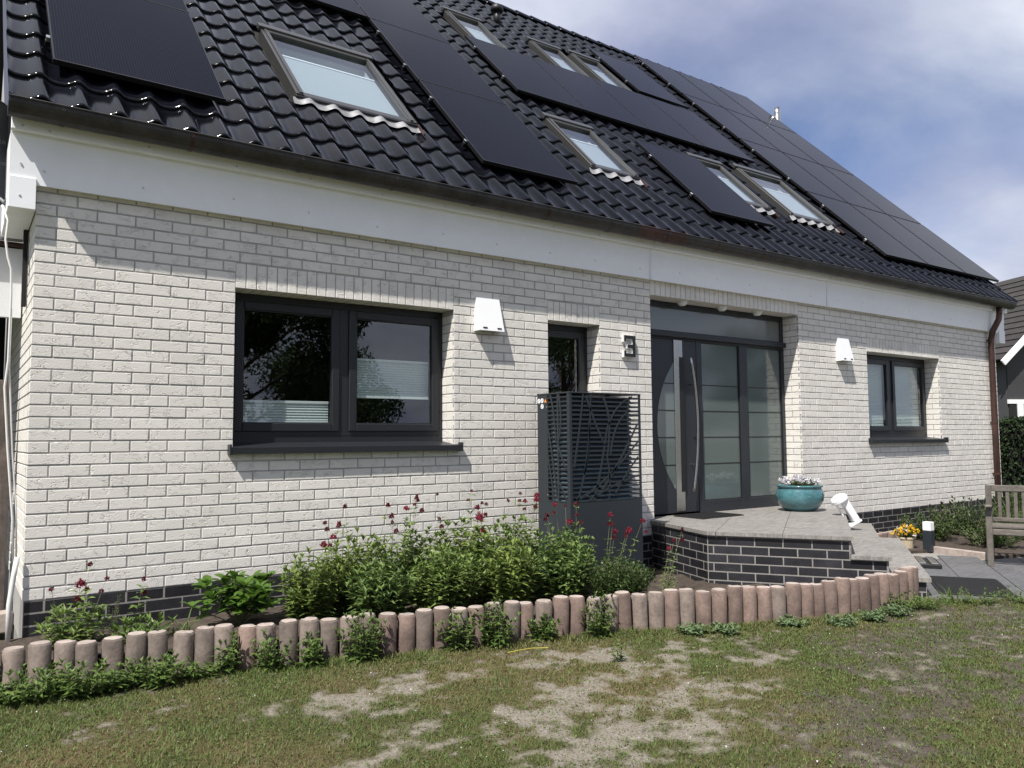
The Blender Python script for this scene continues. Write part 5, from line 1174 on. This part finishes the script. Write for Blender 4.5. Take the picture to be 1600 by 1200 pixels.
# ------------------------------------------------------------------ left edge: dish, cables, carport
ds = thing('satellite_dish', 'graphite satellite dish beside the left eaves corner', 'satellite dish')
m = MB(); n = 36; rings = 6; vs = [(0,0,0)]
for r_ in range(1, rings+1):
    for k in range(n):
        t = 2*math.pi*k/n; rr = r_/rings; vs.append((0.345*rr*math.cos(t), -0.055*rr*rr, 0.375*rr*math.sin(t)))
fs = [(0, 1+k, 1+(k+1)%n) for k in range(n)] + [(1+(r_-1)*n+k, 1+r_*n+k, 1+r_*n+(k+1)%n, 1+(r_-1)*n+(k+1)%n) for r_ in range(1,rings) for k in range(n)]
m.add(vs, fs); o_ = m.build('reflector', M_dish, ds, smooth=True)
m = MB(); m.tube([(0.347*math.cos(2*math.pi*k/n), -0.056, 0.377*math.sin(2*math.pi*k/n)) for k in range(n+1)], 0.006, 6); m.build('rim', M_dish, ds)
m = MB(); m.tube([(0,-0.0,-0.25),(-0.06,-0.20,-0.40),(-0.10,-0.34,-0.30)], 0.012, 6); m.build('feed_arm', M_dish, ds); m = MB(); m.lathe([(0.03,0),(0.03,0.1)], c=(-0.10,-0.34,-0.33), n=12); m.build('receiver', M_white, ds)
m = MB(); m.tube([(0.0,0.02,0),(0.08,0.05,-0.05),(0.16,-0.04,-0.05)], 0.02, 8); m.build('mount', M_dish, ds)
tc = bpy.data.curves.new('print', 'FONT'); tc.body = 'DUR-line'; tc.size = 0.046; tc.align_x = 'LEFT'; to = bpy.data.objects.new('print_source', tc); COL.objects.link(to)
dg = bpy.context.evaluated_depsgraph_get(); tme = bpy.data.meshes.new_from_object(to.evaluated_get(dg)); bpy.data.objects.remove(to)
tme.materials.clear(); tme.materials.append(M_ink); o = link('printed_name', tme, None, ds); o.location = (0.030,-0.030,0.085); o.rotation_euler = (math.pi/2,0,0)
ds.location = (-0.275, 0.42, 3.115); ds.rotation_euler = (0.0, 0, 0.80)
m = MB(); m.tube([(-0.19,0.10,2.66),(-0.155,0.06,2.55),(-0.165,0.06,2.42),(-0.15,0.05,2.30),(-0.128,0.05,2.22),(-0.122,0.05,2.05),(-0.125,0.05,1.6),(-0.14,0.05,1.42),(-0.11,0.04,1.0),(-0.07,0.03,0.55),(-0.055,0.03,0.2)], 0.0075, 6)
tag(m.build('cable', M_cable, smooth=True), 'white cable running down from the dish along the corner', 'cable')
m = MB(); m.tube([(-0.118,0.06,1.95),(-0.118,0.06,1.55),(-0.105,0.06,1.35),(-0.085,0.05,1.0),(-0.05,0.04,0.6),(-0.04,0.03,0.28)], 0.006, 6)
tag(m.build('cable', M_cable, smooth=True), 'second thinner white cable at the left corner, right of the first', 'cable')
m = MB(); m.tube([(-0.038,-0.02,0.30),(-0.055,-0.03,0.18),(-0.075,-0.04,0.0),(-0.075,-0.04,-0.28)], 0.016, 8)
tag(m.build('conduit', M_cable, smooth=True), 'short white conduit pipe entering the bed at the left corner', 'pipe')
cp = thing('carport', 'white boarded carport end with dark opening left of the house', 'carport')
m = MB(); m.box(-2.6,1.0,2.02,-0.012,1.06,2.56); m.build('white_board', M_white, cp)
m = MB(); m.box(-2.6,0.95,2.57,-0.012,2.4,2.60); m.build('roof_edge', M_copper, cp); m = MB(); m.box(-2.6,0.90,2.60,-0.02,0.94,2.66); m.build('roof_trim', M_dish, cp)
m = MB(); m.box(-2.6,3.4,-0.33,-0.012,3.5,2.6); m.build('back_wall', M_dark, cp)  # near-black wall, shade inside the carport put into the colour
m = MB(); m.box(-2.6,1.06,2.50,-0.02,3.4,2.54); m.build('ceiling', M_dark, cp)  # near-black as well, painted as the shaded carport inside
for zz_ in (0.0,): m = MB(); m.box(-0.035,0.55,2.05,-0.005,0.61,2.62); m.build('side_pipe', M_dark, cp)
fe = thing('board_fence', 'dark weathered board gate below the carport at the left edge', 'fence')
for i in range(7): m = MB(); xb_ = -0.052-i*0.205; m.box(xb_-0.20,0.98,-0.30,xb_,1.01,1.53,0.003); m.build('board', M_fence, fe)
m = MB(); m.box(-1.5,1.011,1.2,-0.06,1.05,1.28); m.build('rail', M_fence, fe); m = MB(); m.box(-1.5,1.011,0.1,-0.06,1.05,0.18); m.build('rail', M_fence, fe)
m = MB(); m.box(-1.6,0.86,-0.36,0.0,1.05,-0.21,0.01); tag(m.build('threshold_stone', M_palcap), 'pale stone threshold under the board gate', 'stone')

# ------------------------------------------------------------------ grass, litter
N = 700000
gx_, gy_ = rng.uniform(-2.4, 9.2, N), rng.uniform(-6.2, -0.85, N)
dist = np.hypot(gx_-CAM[0], gy_-CAM[1]); fr_ = np.interp(gx_, px_, py_); keep = (gy_ < fr_-0.06)
ed = (gx_-edge_p.x)*edge_n.x + (gy_-edge_p.y)*edge_n.y; keep &= ~((ed > 0.0) & (gx_ > 6.2))
d_ = np.stack([gx_-CAM[0], gy_-CAM[1], np.full(N, ZG-CAM[2])], 1); ff = d_ @ np.array(fw); uu_ = d_ @ np.array(rt)/ff; vv_ = d_ @ np.array(up)/ff
keep &= (ff > 0.5) & (np.abs(uu_) < 0.72) & (vv_ > -0.56)
dr_, so_, br_ = cover(gx_, gy_); dens = (1-0.72*dr_)*(1-0.66*so_); near = np.clip((3.4-dist)/2.0, 0, 1)
keep &= rng.random(N) < dens
gx_, gy_, dr_, so_, br_, dist = gx_[keep], gy_[keep], dr_[keep], so_[keep], br_[keep], dist[keep]; n = len(gx_)
edge_boost = np.clip(1-np.abs(gy_-np.interp(gx_, px_, py_)+0.12)/0.18, 0, 1)
gz = ZG + (fbm(gx_, gy_, 0.5, 21)-0.5)*0.035 + (fbm(gx_, gy_, 0.09, 25)-0.5)*0.016 - 0.003
hgt = rng.uniform(0.008, 0.022, n)*(0.75+0.6*fbm(gx_, gy_, 0.3, 51))*(1-0.35*dr_)*(1+1.1*edge_boost); az = rng.uniform(0, 6.283, n); ln = rng.uniform(0.3, 1.6, n)*hgt; wd = rng.uniform(0.0012, 0.0024, n)*(1+0.15*dist)
ca, sa = np.cos(az), np.sin(az); sx, sy = np.cos(az+1.5+rng.uniform(-.4,.4,n)), np.sin(az+1.5)
b0 = np.stack([gx_-sx*wd, gy_-sy*wd, gz], 1); b1 = np.stack([gx_+sx*wd, gy_+sy*wd, gz], 1); tp = np.stack([gx_+ca*ln, gy_+sa*ln, gz+hgt], 1)
V = np.stack([b0, b1, tp], 1).reshape(-1, 3); F_ = np.arange(3*n).reshape(-1, 3)
dryv = np.clip(0.7*br_*rng.random(n) + 0.55*dr_ + (rng.random(n) < 0.10)*0.8, 0, 1)
gr_o = npmesh('grass', V, F_, M_grass, attrs={'dry': ('FLOAT', np.repeat(dryv, 3))})
tag(gr_o, 'short patchy lawn grass in front of the palisades', 'grass', kind='stuff')
nc = 26000; qx, qy = rng.uniform(-2.2, 7.0, nc), rng.uniform(-5.4, -0.95, nc); cl_ = fbm(qx, qy, 0.22, 71); ok = (qy < np.interp(qx, px_, py_)-0.07) & (cl_ > 0.50) & ~(((qx-edge_p.x)*edge_n.x + (qy-edge_p.y)*edge_n.y > 0) & (qx > 6.2))
qx, qy = qx[ok], qy[ok]; nc = len(qx); qz = ZG + (fbm(qx, qy, 0.5, 21)-0.5)*0.035 + rng.uniform(0.004, 0.02, nc)
V, F_ = leaf_arrays(np.stack([qx, qy, qz], 1), np.stack([rng.normal(size=nc), rng.normal(size=nc), rng.normal(size=nc)*0.3], 1), np.stack([rng.normal(size=nc)*0.3, rng.normal(size=nc)*0.3, np.ones(nc)], 1), rng.uniform(0.008,0.020,nc), rng.uniform(0.006,0.012,nc))
tag(npmesh('clover', V, F_, M_weedl), 'small clover and moss leaves mixed into the lawn', 'clover', kind='stuff')
n = 420; lx, ly = rng.uniform(-1.5, 6.2, n), rng.uniform(-4.6, -1.2, n); ok = ly < np.interp(lx, px_, py_)-0.12; lx, ly = lx[ok], ly[ok]; n = len(lx)
lz = ZG + (fbm(lx, ly, 0.5, 21)-0.5)*0.035 + 0.018
V, F_ = leaf_arrays(np.stack([lx, ly, lz], 1), np.stack([rng.normal(size=n), rng.normal(size=n), rng.normal(size=n)*0.25], 1), np.tile([0.05,0.03,1.0], (n,1)), rng.uniform(0.005,0.013,n), rng.uniform(0.004,0.010,n))
tag(npmesh('petals', V, F_, M_pansyw), 'tiny white petals scattered over the lawn', 'petals', kind='stuff')
m = MB(); m.tube([(2.52,-1.98,ZG+0.03),(2.60,-1.995,ZG+0.036),(2.70,-2.0,ZG+0.034),(2.80,-2.04,ZG+0.03)], 0.003, 6)
tag(m.build('plastic_strip', mat('dull_yellow_plastic', (0.42,0.36,0.06), 0.5)), 'thin yellow plastic strip lying in the lawn', 'strip')
